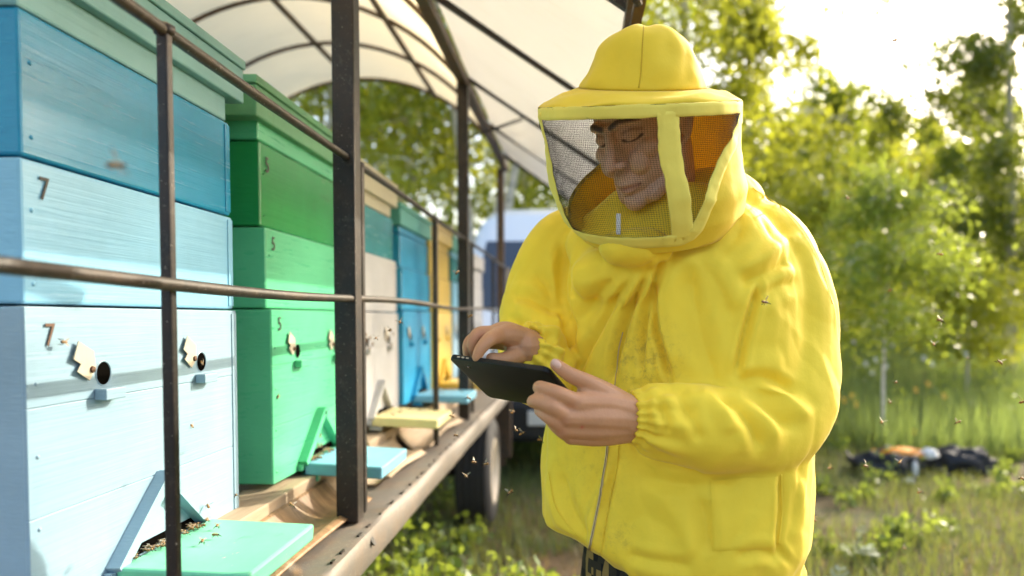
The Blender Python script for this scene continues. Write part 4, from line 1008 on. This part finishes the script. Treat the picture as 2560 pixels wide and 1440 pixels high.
for j in range(nC):
    px, py, d, r, ti = ck[j]; c = P(px, py, d); ti = R_(ti); rg = []; u = j / (nC - 1)
    for i in range(nT):
        th = math.tau * i / nT; seam = sum(math.exp(-((((th - s + math.pi) % math.tau) - math.pi) / .022) ** 2) for s in (R_(-9), R_(81), R_(171), R_(-99)))
        lum = 1 + .06 * mnoise.noise(Vector((math.cos(th) * 1.6, math.sin(th) * 1.6, u * 2.5))) * min(1, u * 4) + .035 * mnoise.noise(Vector((math.cos(th) * 4, math.sin(th) * 4, u * 5)))
        rr = r * lum - .0030 * seam
        z = -rr * math.cos(th) * math.sin(ti) + .008 * u * mnoise.noise(Vector((math.cos(th) * 1.2 + 5, math.sin(th) * 1.2, u)))
        if j == 0: rr = r - .002
        rg.append(Vector((c.x + rr * math.sin(th), c.y - rr * math.cos(th) * math.cos(ti), c.z + z)))
    rings.append(rg)
cb = MB().add([p for r in rings for p in r], [(i * nT + j, i * nT + (j + 1) % nT, (i + 1) * nT + (j + 1) % nT, (i + 1) * nT + j) for i in range(nC - 1) for j in range(nT)] + [tuple((nC - 1) * nT + j for j in range(nT))])
cr = cb.build('hat_crown', M_HOOD, person, True)
for sdeg in (-9, 81, 171, 261):
    i0 = int(round((sdeg % 360) / 360 * nT)) % nT; pts = [r[i0] for r in rings[1:-3]]
    nr_ = [(r[i0] - P(*ck[j + 1][:3])).normalized() for j, r in enumerate(rings[1:-3])]
    ribbon('crown_seam', pts, nr_, .0022, .0009, M_ZIPSEAM, cr)
cr.modifiers.new('t', 'SOLIDIFY').thickness = .002
# ---------------- body: head, neck, trunk, arms and hands as one surface
HA, HP = R_(42), R_(31)
Fv = Vector((-math.sin(HA) * math.cos(HP), -math.cos(HA) * math.cos(HP), -math.sin(HP))); Lv = Vector((math.cos(HA), -math.sin(HA), 0)); Uv = Vector((-math.sin(HA) * math.sin(HP), -math.cos(HA) * math.sin(HP), math.cos(HP)))
HC = P(1706, 308, 1.245) - Lv * .080
HM = Matrix((Lv, Fv, Uv)).transposed()
HS = .955
hd = lambda l, f, u: HC + (Lv * l + Fv * f + Uv * u) * HS
bb = MB()
E_ = lambda c, r: ball(bb, hd(*c), tuple(q * HS for q in r), HM, 24)
E_((0, -.012, .038), (.078, .084, .066)); E_((0, .032, .02), (.062, .050, .075)); E_((0, .026, -.045), (.060, .054, .055)); E_((0, .060, -.058), (.034, .034, .034)); E_((0, .078, -.096), (.021, .017, .016)); E_((0, .050, -.088), (.040, .036, .024))
chain(bb, [hd(0, .082, .036), hd(0, .0905, .018), hd(0, .104, -.004), hd(0, .1135, -.019)], [.0075, .0075, .0088, .0108], 10)
for s in (-1, 1):
    ball(bb, hd(s * .0125, .1005, -.0235), (.0085, .010, .0075), HM, 12)
    chain(bb, [hd(s * .006, .0855, .036), hd(s * .027, .0825, .0415), hd(s * .048, .062, .036)], [.0068, .0078, .007], 8)
    ball(bb, hd(s * .044, .057, -.012), (.019, .019, .017), HM, 14)
    ball(bb, hd(s * .031, .0685, .0165), (.0135, .0125, .0120), HM, 14)
    chain(bb, [hd(s * .044, .062, .0135), hd(s * .031, .0795, .0085), hd(s * .018, .076, .0125)], [.0022, .0026, .0022], 6)
    ball(bb, hd(s * .030, .072, -.030), (.018, .018, .020), HM, 12)
    chain(bb, [hd(s * .077, .004, -.030), hd(s * .085, -.006, -.022), hd(s * .092, -.018, .004), hd(s * .092, -.018, .026), hd(s * .087, -.004, .034), hd(s * .080, .008, .024)], [.006, .0048, .0045, .0045, .0045, .004], 8)
    ball(bb, hd(s * .082, -.004, .004), (.006, .015, .025), HM, 12); ball(bb, hd(s * .074, .008, 0), (.004, .005, .006), HM, 8)
    chain(bb, [hd(s * .062, .0, -.035), hd(s * .055, .025, -.068), hd(s * .03, .06, -.092)], [.014, .015, .014], 10)
for pts, rs in (([(-.024, .080, -.0625), (-.010, .0905, -.0585), (0, .0920, -.0598), (.010, .0905, -.0585), (.024, .080, -.0625)], [.0028, .0048, .0046, .0048, .0028]), ([(-.022, .080, -.067), (0, .0905, -.0715), (.022, .080, -.067)], [.003, .0062, .003])):
    chain(bb, [hd(*q) for q in pts], rs, 8)
nk = P(1668, 560, 1.405)
chain(bb, [hd(0, -.02, .0), hd(0, -.022, -.05), nk.lerp(hd(0, -.02, -.06), .4), nk, P(1672, 700, 1.41)], [.062, .060, .058, .066, .08], 20)
chain(bb, [P(1672, 690, 1.405), P(1680, 1000, 1.40), P(1690, 1380, 1.395)], [.11, .11, .11], 16)
def armchain(Sx, k0, r0, r1): 
    q = Sx[k0::4]; chain(bb, [tuple(a[:3]) for a in q], list(np.linspace(r0, r1, len(q))), 12, 2)
armchain(SL, 3, .052, .030); armchain(SR, 3, .050, .030)
chain(bb, [P(1672, 660, 1.41), tuple(SL[3][:3])], [.06, .052]); chain(bb, [P(1672, 660, 1.42), tuple(SR[3][:3])], [.06, .05])
# left hand (picture right): fingers under the tablet, thumb on top
T = lambda *a: P(*a)
def finger(pts, rs): chain(bb, [P(*q) for q in pts], rs, 12, 5)
WL = [(1600, 1045, 1.168), (1560, 1043, 1.152)]
finger([(1600, 1046, 1.170), (1562, 1046, 1.155)], [.030, .029])
finger([(1562, 1022, 1.150), (1505, 1008, 1.125), (1440, 1006, 1.096)], [.024, .0215, .0150]); finger([(1562, 1045, 1.150), (1500, 1042, 1.120), (1418, 1042, 1.092)], [.025, .0215, .0150])
finger([(1564, 1062, 1.156), (1495, 1068, 1.126), (1410, 1070, 1.100)], [.023, .0200, .0140]); finger([(1566, 1076, 1.160), (1500, 1087, 1.138), (1428, 1090, 1.115)], [.020, .0175, .0130])
finger([(1560, 1060, 1.165), (1480, 1050, 1.140)], [.022, .022])
finger([(1440, 1005, 1.095), (1392, 982, 1.080), (1352, 968, 1.088), (1346, 970, 1.098)], [.0128, .0108, .0095, .0086])
finger([(1418, 1041, 1.092), (1376, 1015, 1.076), (1338, 1002, 1.084), (1331, 1005, 1.094)], [.0128, .0108, .0095, .0086])
finger([(1408, 1070, 1.100), (1376, 1046, 1.084), (1352, 1028, 1.094), (1350, 1026, 1.106)], [.0120, .0102, .0090, .0082])
finger([(1426, 1091, 1.115), (1402, 1078, 1.098), (1382, 1060, 1.104), (1378, 1052, 1.112)], [.0108, .0090, .0080, .0072])
finger([(1556, 1015, 1.155), (1512, 985, 1.132), (1468, 957, 1.114), (1424, 936, 1.104), (1390, 912, 1.102)], [.022, .0185, .0135, .0112, .0092])
finger([(1512, 985, 1.132), (1462, 985, 1.112)], [.017, .013])
# right hand (picture left): index finger tapping the screen
finger([(1330, 866, 1.290), (1300, 858, 1.262)], [.028, .027])
finger([(1302, 848, 1.262), (1272, 838, 1.236), (1246, 838, 1.214)], [.022, .019, .0135]); finger([(1300, 846, 1.268), (1262, 832, 1.245), (1228, 834, 1.226)], [.021, .019, .0132])
finger([(1300, 850, 1.276), (1250, 838, 1.258), (1214, 842, 1.242)], [.020, .018, .0128]); finger([(1302, 858, 1.284), (1246, 850, 1.270), (1206, 856, 1.258)], [.018, .016, .0115])
finger([(1246, 838, 1.213), (1222, 850, 1.186), (1202, 872, 1.176), (1192, 893, 1.174)], [.0130, .0112, .0096, .0078])
finger([(1228, 833, 1.226), (1195, 836, 1.204), (1182, 862, 1.202), (1190, 888, 1.212)], [.0128, .0112, .0098, .0084])
finger([(1214, 842, 1.242), (1180, 850, 1.222), (1170, 874, 1.222), (1182, 896, 1.234)], [.0122, .0106, .0092, .0080])
finger([(1206, 856, 1.258), (1174, 868, 1.240), (1170, 888, 1.242), (1182, 904, 1.250)], [.0108, .0092, .0080, .0072])
finger([(1304, 876, 1.262), (1282, 890, 1.236), (1258, 898, 1.216), (1228, 896, 1.200)], [.021, .0150, .0112, .0090])
BV, BF = remesh(bb, .0021, 4, .5)
SK = np.array([.54, .275, .14]); tint = np.tile(np.r_[SK, 1], (len(BV), 1)); tint[np.linalg.norm(BV - np.array(HC), axis=1) < .2, :3] = (.76, .48, .32)  # same skin; head tint lifted to stand in for light behind the veil
HL = (BV - np.array(HC)) @ np.array(HM) / HS          # head coordinates of every vertex
hm = np.linalg.norm(BV - np.array(HC), axis=1) < .2; l, f, u = HL[:, 0], HL[:, 1], HL[:, 2]
def tone(mask, col, k):
    k = (np.clip(k, 0, 1) * mask)[:, None]; tint[:, :3] = tint[:, :3] * (1 - k) + np.array(col) * k
tone(hm, (.66, .37, .24), np.exp(-((l / .05) ** 2 + ((u + .012) / .03) ** 2)) * .6)          # ruddier cheeks and nose
tone(hm & (f > .02), (.52, .34, .24), np.clip((-u - .045) / .03, 0, 1) * .25)              # shaved chin
for s in (-1, 1):
    d, _ = seg_dist(HL, [(s * .010, .0905, .0385), (s * .028, .090, .0475), (s * .052, .066, .041)]); tone(hm & (f > .03), (.035, .02, .014), np.exp(-(d / .0058) ** 4) * .95)
    d, _ = seg_dist(HL, [(s * .046, .064, .0115), (s * .031, .0805, .0065), (s * .017, .078, .0115)]); tone(hm & (f > .03), (.03, .016, .012), np.exp(-(d / .0032) ** 4) * .9)
    d, _ = seg_dist(HL, [(s * .048, .062, .021), (s * .031, .079, .0275), (s * .018, .077, .022)]); tone(hm & (f > .03), (.22, .10, .06), np.exp(-(d / .003) ** 2) * .6)
d, _ = seg_dist(HL, [(-.025, .082, -.0645), (0, .095, -.0648), (.025, .082, -.0645)]); tone(hm & (f > .04), (.15, .05, .04), np.exp(-(d / .0028) ** 2) * .9)
d, _ = seg_dist(HL, [(-.018, .088, -.0655), (0, .095, -.066), (.018, .088, -.0655)]); tone(hm & (f > .04), (.52, .24, .18), np.exp(-(d / .0075) ** 4) * .6)
tone(hm, (.035, .022, .015), np.clip((u - .078 - .10 * np.clip(f, -.1, .2) + .2 * np.clip(-f, 0, .2)) / .006, 0, 1))       # hairline
tone(hm & (f < .028) & (f > -.2) & (u > .01), (.10, .06, .04), np.clip((.012 - f) / .02, 0, 1) * (np.abs(l) < .080) * np.clip((u - .015) / .03, 0, 1) * .8)
hv = ~hm
for c in [(1432, 1011), (1411, 1053), (1403, 1080), (1246, 838), (1200, 836), (1180, 852)]:
    d = np.linalg.norm(proj(BV) - np.array(c), axis=1); tone(hv & (BV[:, 1] < 1.32), (.52, .22, .12), np.exp(-(d / 13) ** 2) * .45)
d = np.linalg.norm(proj(BV) - np.array((1455, 1068)), axis=1); tone(hv & (BV[:, 1] < 1.2), (.55, .06, .05), np.exp(-(d / 4) ** 2) * .8)
d, _ = seg_dist(proj(BV), [(1384, 906), (1394, 916)]); tone(hv & (BV[:, 1] < 1.2), (.66, .42, .33), np.exp(-(d / 7) ** 4) * .8)
nq = (P(1384, 902, 1.094) - P(1412, 926, 1.096)).normalized(); nn_ = Vector((-.35, -.75, .55)).normalized(); nx_2 = nq.cross(nn_).normalized(); nn_ = nx_2.cross(nq)
ball(MB(), P(1391, 909, 1.0945) + nn_ * .0012, (.0052, .0085, .0022), Matrix((nx_2, nq, nn_)).transposed(), 14).build('thumb_nail', simple('finger_nail', (.66, .42, .32), .3, 0, .06, 60, 0), person, True)
body = mesh_np('body', BV, BF, M_SKIN, person, True, tint)
# shirt collar and zip pull inside the hood
q = P(1650, 556, 1.385)
MB().lathe([(-.03, .085), (.0, .074), (.022, .070), (.03, .066)], nk.lerp(hd(0, -.02, -.06), .34), (hd(0, 0, -.05) - nk), 28).build('shirt_collar', M_SHIRT, person, True)
q = P(1546, 560, 1.205); MB().box(-.0035, .0035, -.001, .001, -.016, .016, .0008, Matrix.Translation(q)).build('zip_pull', M_PLATEW, person)
# ---------------- trousers and boots
m = NT('digital_camouflage'); tc = m.n('ShaderNodeTexCoord'); sn = m.n('ShaderNodeVectorMath', operation='SNAP'); m.l(tc.outputs['Object'], sn.inputs[0]); sn.inputs[1].default_value = (.013, .013, .013)
nn1 = m.noise(sn.outputs[0], 11, 3, .6); r = m.n('ShaderNodeValToRGB'); r.color_ramp.interpolation = 'CONSTANT'; e = r.color_ramp.elements; e[0].color = (.012, .012, .013, 1); e[1].position = .48; e[1].color = (.035, .032, .022, 1); x = e.new(.535); x.color = (.26, .18, .06, 1)
m.l(nn1, r.inputs[0]); m.set(r.outputs[0], .85, spec=.2); m.bump(m.noise(m.coord(), 300, 2), .3, .001); M_CAMO = m.m
tb_ = MB(); hip = P(1690, 1400, 1.40)
loft(tb_, [ering(Vector((hip.x, hip.y, z)), A, B) for z, A, B in ((.90, .165, .12), (.82, .18, .13), (.74, .182, .13), (.68, .17, .12))])
for s in (-1, 1):
    rg = [ering(Vector((hip.x, hip.y, 0)) + LFT * s * o_ + FWD * f_ + Vector((0, 0, z)), A, B) for z, A, B, o_, f_ in ((.78, .09, .11, .085, 0), (.6, .092, .10, .10, .01), (.45, .08, .085, .105, .02), (.25, .075, .08, .11, 0), (.09, .075, .085, .115, 0))]
    loft(tb_, rg)
V, F = remesh(tb_, .008, 6); N = vnormals(V, F); V = V + N * (.006 * n3(V, (14, 14, 9), 3))[:, None]
mesh_np('trousers', V, F, M_CAMO, person, True)
for s in (-1, 1):
    b = Vector((hip.x, hip.y, 0)) + LFT * s * .115; bt = MB(); loft(bt, [ering(b + FWD * f_ + Vector((0, 0, z)), A, B, n=24) for z, A, B, f_ in ((.0, .048, .135, .06), (.03, .05, .138, .06), (.07, .047, .12, .05), (.11, .05, .07, .0), (.2, .055, .062, -.01))], 24)
    bt.build('boot', M_TRIM, person, True)

# ============================================================ TABLET in the hands
M_TAB = NT('black_tablet_shell').set((.008, .008, .009), .5, 0, .3).m; M_SCR = NT('dark_tablet_glass').set((.02, .02, .025), .05, 0, .6).m
A = P(1125, 884, 1.205); B = P(1372, 916, 1.098); Dd = P(1192, 968, 1.29)
ux = (B - A).normalized(); uy = (Dd - A); uy = (uy - ux * uy.dot(ux)).normalized(); un = ux.cross(uy); un = un if un.z > 0 else -un
W_, H_ = (B - A).length, .122
tab = empty('tablet_computer', (A + B) / 2 + uy * H_ / 2, 'slim black tablet computer held in both hands', 'tablet')
TM = Matrix.Translation(A) @ Matrix((ux, uy, un)).transposed().to_4x4()
bm = bmesh.new(); rad = .010; out = []
for cx, cy, a0 in ((W_ - rad, H_ - rad, 0), (rad, H_ - rad, 90), (rad, rad, 180), (W_ - rad, rad, 270)):
    for k in range(6): a = R_(a0 + 90 * k / 5); out.append((cx + rad * math.cos(a), cy + rad * math.sin(a)))
prof = [(-.0035, -.0085), (-.0008, -.0075), (0, -.0045), (0, -.0015), (-.0008, 0)]; n = len(out); VV2 = []
cxm, cym = W_ / 2, H_ / 2
for ins, z in prof:
    for (x, y) in out:
        d = Vector((x - cxm, y - cym)); k = 1 + ins / d.length; VV2.append(TM @ Vector((cxm + d.x * k, cym + d.y * k, z)))
FF = [(i * n + j, i * n + (j + 1) % n, (i + 1) * n + (j + 1) % n, (i + 1) * n + j) for i in range(len(prof) - 1) for j in range(n)] + [tuple(reversed(range(n))), tuple((len(prof) - 1) * n + j for j in range(n))]
MB().add(VV2, FF).build('shell', M_TAB, tab, 'auto'); bm.free()
MB().box(.012, W_ - .012, .008, H_ - .008, .0004, .0009, 0, TM).build('screen', M_SCR, tab)
for k in range(3): MB().box(.018 + k * .009, .023 + k * .009, -.0006, .001, -.005, -.003, 0, TM).build('side_button', M_RIM, tab)
MB().lathe([(-.0005, .0035), (.0006, .003), (.0007, 0)], TM @ Vector((.03, .02, -.0085)), -un, 12).build('camera_lens', M_SCR, tab)
# ============================================================ BEES
m = NT('bee_body'); tc = m.n('ShaderNodeAttribute', attribute_name='tint'); m.set(tc.outputs['Color'], .55, spec=.35); M_BEE = m.m
m = NT('bee_wing'); m.set((.55, .48, .36), .25, spec=.5); m.b.inputs['Alpha'].default_value = .45; M_WING = m.m
def bee_meshes():
    V = []; F = []; T_ = []; n = 10
    segs = [(-.0065, .0002), (-.006, .0010), (-.0052, .0014), (-.0044, .0012), (-.0040, .0008), (-.0036, .0014), (-.0025, .0021), (-.0012, .0021), (-.0004, .0011), (.0002, .0013), (.0012, .0021), (.0022, .0023), (.0034, .0022), (.0046, .0018), (.0056, .0011), (.0064, .0002)]
    br, dk = (.50, .26, .07), (.06, .035, .02)
    for i, (x, r) in enumerate(segs):
        c = dk if i < 4 else ((.30, .18, .07) if i < 8 else (br if i % 2 else dk))
        for k in range(n):
            a = math.tau * k / n; V.append((x, r * math.cos(a), r * math.sin(a) * .9)); T_.append((*c, 1))
    F = [(i * n + k, i * n + (k + 1) % n, (i + 1) * n + (k + 1) % n, (i + 1) * n + k) for i in range(len(segs) - 1) for k in range(n)]
    for s in (-1, 1):
        for j, x in enumerate((-.003, -.002, -.001)):
            b = len(V); V += [(x, s * .0012, -.0012), (x + .0004, s * .0012, -.0012), (x + (j - 1) * .003, s * .0036, -.0018), (x + (j - 1) * .0045, s * .0044, -.0042)]; T_ += [(*dk, 1)] * 4
            F += [(b, b + 1, b + 2), (b + 1, b + 2, b + 3)]
    me = bpy.data.meshes.new('bee_body'); me.from_pydata(V, [], F); me.update(); a = me.color_attributes.new('tint', 'FLOAT_COLOR', 'POINT'); a.data.foreach_set('color', np.array(T_, np.float32).ravel()); me.materials.append(M_BEE)
    me.polygons.foreach_set('use_smooth', [True] * len(me.polygons))
    wg = []
    for up in (0, 1):
        V = []; F = []
        for (L, w_, sw, dz) in ((.0095, .0030, .35, .0), (.0068, .0026, .75, -.0002)):
            b = len(V); d = Vector((sw, 1, .75 if up else .12)).normalized() if up else Vector((1, .42 + .1 * sw, .10)).normalized(); p = Vector((-.002, .0008, .0019 + dz)); q = Vector((1, -sw, 0)).normalized() if up else Vector((-.4, 1, 0)).normalized()
            V += [p, p + d * L * .5 + q * w_ * .5, p + d * L * .9 + q * w_ * .45, p + d * L, p + d * L * .8 - q * w_ * .5, p + d * L * .4 - q * w_ * .35]; F.append(tuple(range(b, b + 6)))
        for s in (1, -1):
            mw = bpy.data.meshes.new('bee_wing'); mw.from_pydata([(v[0], v[1] * s, v[2]) for v in V], [], F); mw.update(); mw.materials.append(M_WING); wg.append(mw)
    return me, wg
BM_, WG = bee_meshes()
def bee(p, rot, label, group, flying=True, sc=1.0):
    e = empty('honey_bee', p, label, 'bee', group); e.rotation_euler = rot; e.scale = (sc,) * 3
    new_obj('body', BM_, e)
    for k in ((2, 3) if flying else (0, 1)): new_obj('wing', WG[k], e)
random.seed(5); ru = random.uniform
def fly(lst, label, group):
    for (px, py, d, *s) in lst: bee(P(px, py, d), (ru(-.5, .5), ru(-.5, .5), ru(0, 6.28)), label, group, True, s[0] if s else 1.0)
fly([(2237, 100, 1.35), ], 'lone bee flying against the white sky above the trees', None)
fly([(2350, 635, 1.5), (2445, 665, 1.9), (2120, 495, 1.7), (2350, 800, 1.15), (2335, 860, 1.5), (2500, 905, 1.2), (2240, 955, 1.6), (2395, 1055, 1.5), (2205, 1055, 1.5), (2555, 1005, 1.25), (2418, 895, 1.9), (2225, 1005, 1.9), (2225, 725, 1.7)], 'small bee flying over the green meadow right of the person', 'bees flying over the meadow')
fly([(2250, 1155, 1.35), (2165, 1165, 1.2), (2075, 1170, 1.7), (2300, 1230, 1.6), (2555, 1195, 1.3), (2035, 1300, 1.5), (2260, 1370, 1.9)], 'small bee flying low by the bags and the trodden grass', 'bees flying low over the trodden grass')
fly([(1912, 755, 1.1)], 'bee flying in front of the yellow upper sleeve', None)
fly([(1143, 680, 1.4)], 'bee hovering between the ochre hive and the dark second post', None)
fly([(1000, 805, 1.5), (975, 825, 1.6), (940, 845, 1.6), (915, 835, 2.0), (1175, 790, 1.5)], 'small bee flying in front of the white and blue hives', 'bees flying before the white and blue hives')
fly([(1185, 1155, 1.5), (1215, 1160, 1.4), (1165, 1190, 1.5), (1275, 1230, 1.2), (1290, 1075, 1.5), (1305, 1083, 1.35), (1350, 1100, 1.4), (1140, 1088, 1.6), (1130, 1040, 1.7), (1172, 995, 1.6), (1282, 1030, 1.7)], 'small bee flying above the wheel and the trailer edge', 'bees flying above the wheel')
fly([(730, 1262, 1.35)], 'bee flying over the brown curved plywood', None)
fly([(590, 1237, 1.42)], 'bee flying off the lower right corner of the pale blue hive', None)
fly([(520, 1265, 1.36)], 'bee flying just above the mint landing board', None)
fly([(290, 413, .60, 1.25)], 'blurred bee close to the lens before the cobalt box', None)
fly([(740, 1432, .55, 1.1)], 'blurred bee close to the lens above the trailer edge', None)
# crawling on the hive fronts
def crawl(x, y, z, label, group=None, n=(1, 0, 0)):
    q = Vector(n).to_track_quat('Z', 'Y'); e = (q @ Matrix.Rotation(ru(0, 6.28), 3, 'Z').to_quaternion()).to_euler(); bee(Vector((x, y, z)), e, label, group, False)
def onface(px, py, xf=-.677): 
    d = xf * FPX / (px - PX0); p = P(px, py, d); return p.x, p.y, p.z
crawl(*onface(480, 1065), 'bee crawling on the middle of the pale blue hive front'); crawl(*onface(695, 992, -.664), 'bee crawling on the emerald hive front left of the porch'); crawl(*onface(505, 908, -.675), 'bee at the right entrance hole of the pale blue hive')
crawl(*onface(160, 855, -.668), 'bee on top of the left metal gate of the pale blue hive')
def board_bees(n, y0, y1, x0, x1, z, slope, label, group):
    for k in range(n):
        x = x0 + (x1 - x0) * random.random() ** 2; bee(Vector((x, ru(y0, y1), wz(z - slope * (x - x0)) + .003)), (ru(-.2, .2), ru(-.2, .2), ru(0, 6.28)), label, group, False, ru(.9, 1.1))
board_bees(15, 1.14, 1.25, -.667, -.645, -.358, .05, 'bee crowding the left of the entrance slot of the pale blue hive', 'bees at the left of the pale blue hive slot')
board_bees(14, 1.28, 1.38, -.667, -.645, -.358, .05, 'bee crowding the right of the entrance slot of the pale blue hive', 'bees at the right of the pale blue hive slot')
board_bees(3, 1.16, 1.36, -.62, -.50, -.359, .05, 'bee walking on the mint green landing board', 'bees on the mint landing board')
board_bees(26, 1.875, 2.09, -.655, -.63, -.344, .06, 'bee crowding the entrance slot of the emerald hive', 'bees at the emerald hive slot')
for k in range(5): crawl(-.664, ru(1.94, 2.03), wz(ru(-.335, -.30)), 'bee clustered under the porch of the emerald hive', 'bees under the emerald porch')
board_bees(9, 2.55, 2.79, -.66, -.49, -.319, .05, 'bee on the pale yellow landing board', 'bees on the pale yellow board')
board_bees(9, 3.24, 3.48, -.66, -.49, -.315, .03, 'bee on the light blue landing board of the sky blue hive', 'bees on the sky blue hive board')
board_bees(4, 3.85, 4.1, -.66, -.5, -.315, .03, 'bee on the ochre landing board', 'bees on the ochre board')
for y in (2.53, 2.82): 
    for k in range(3): crawl(-.672, y + ru(-.03, .03), wz(-.08 + ru(-.03, .03)), 'bee by an entrance hole of the white hive', 'bees at the white hive holes')
bpy.context.view_layer.update()
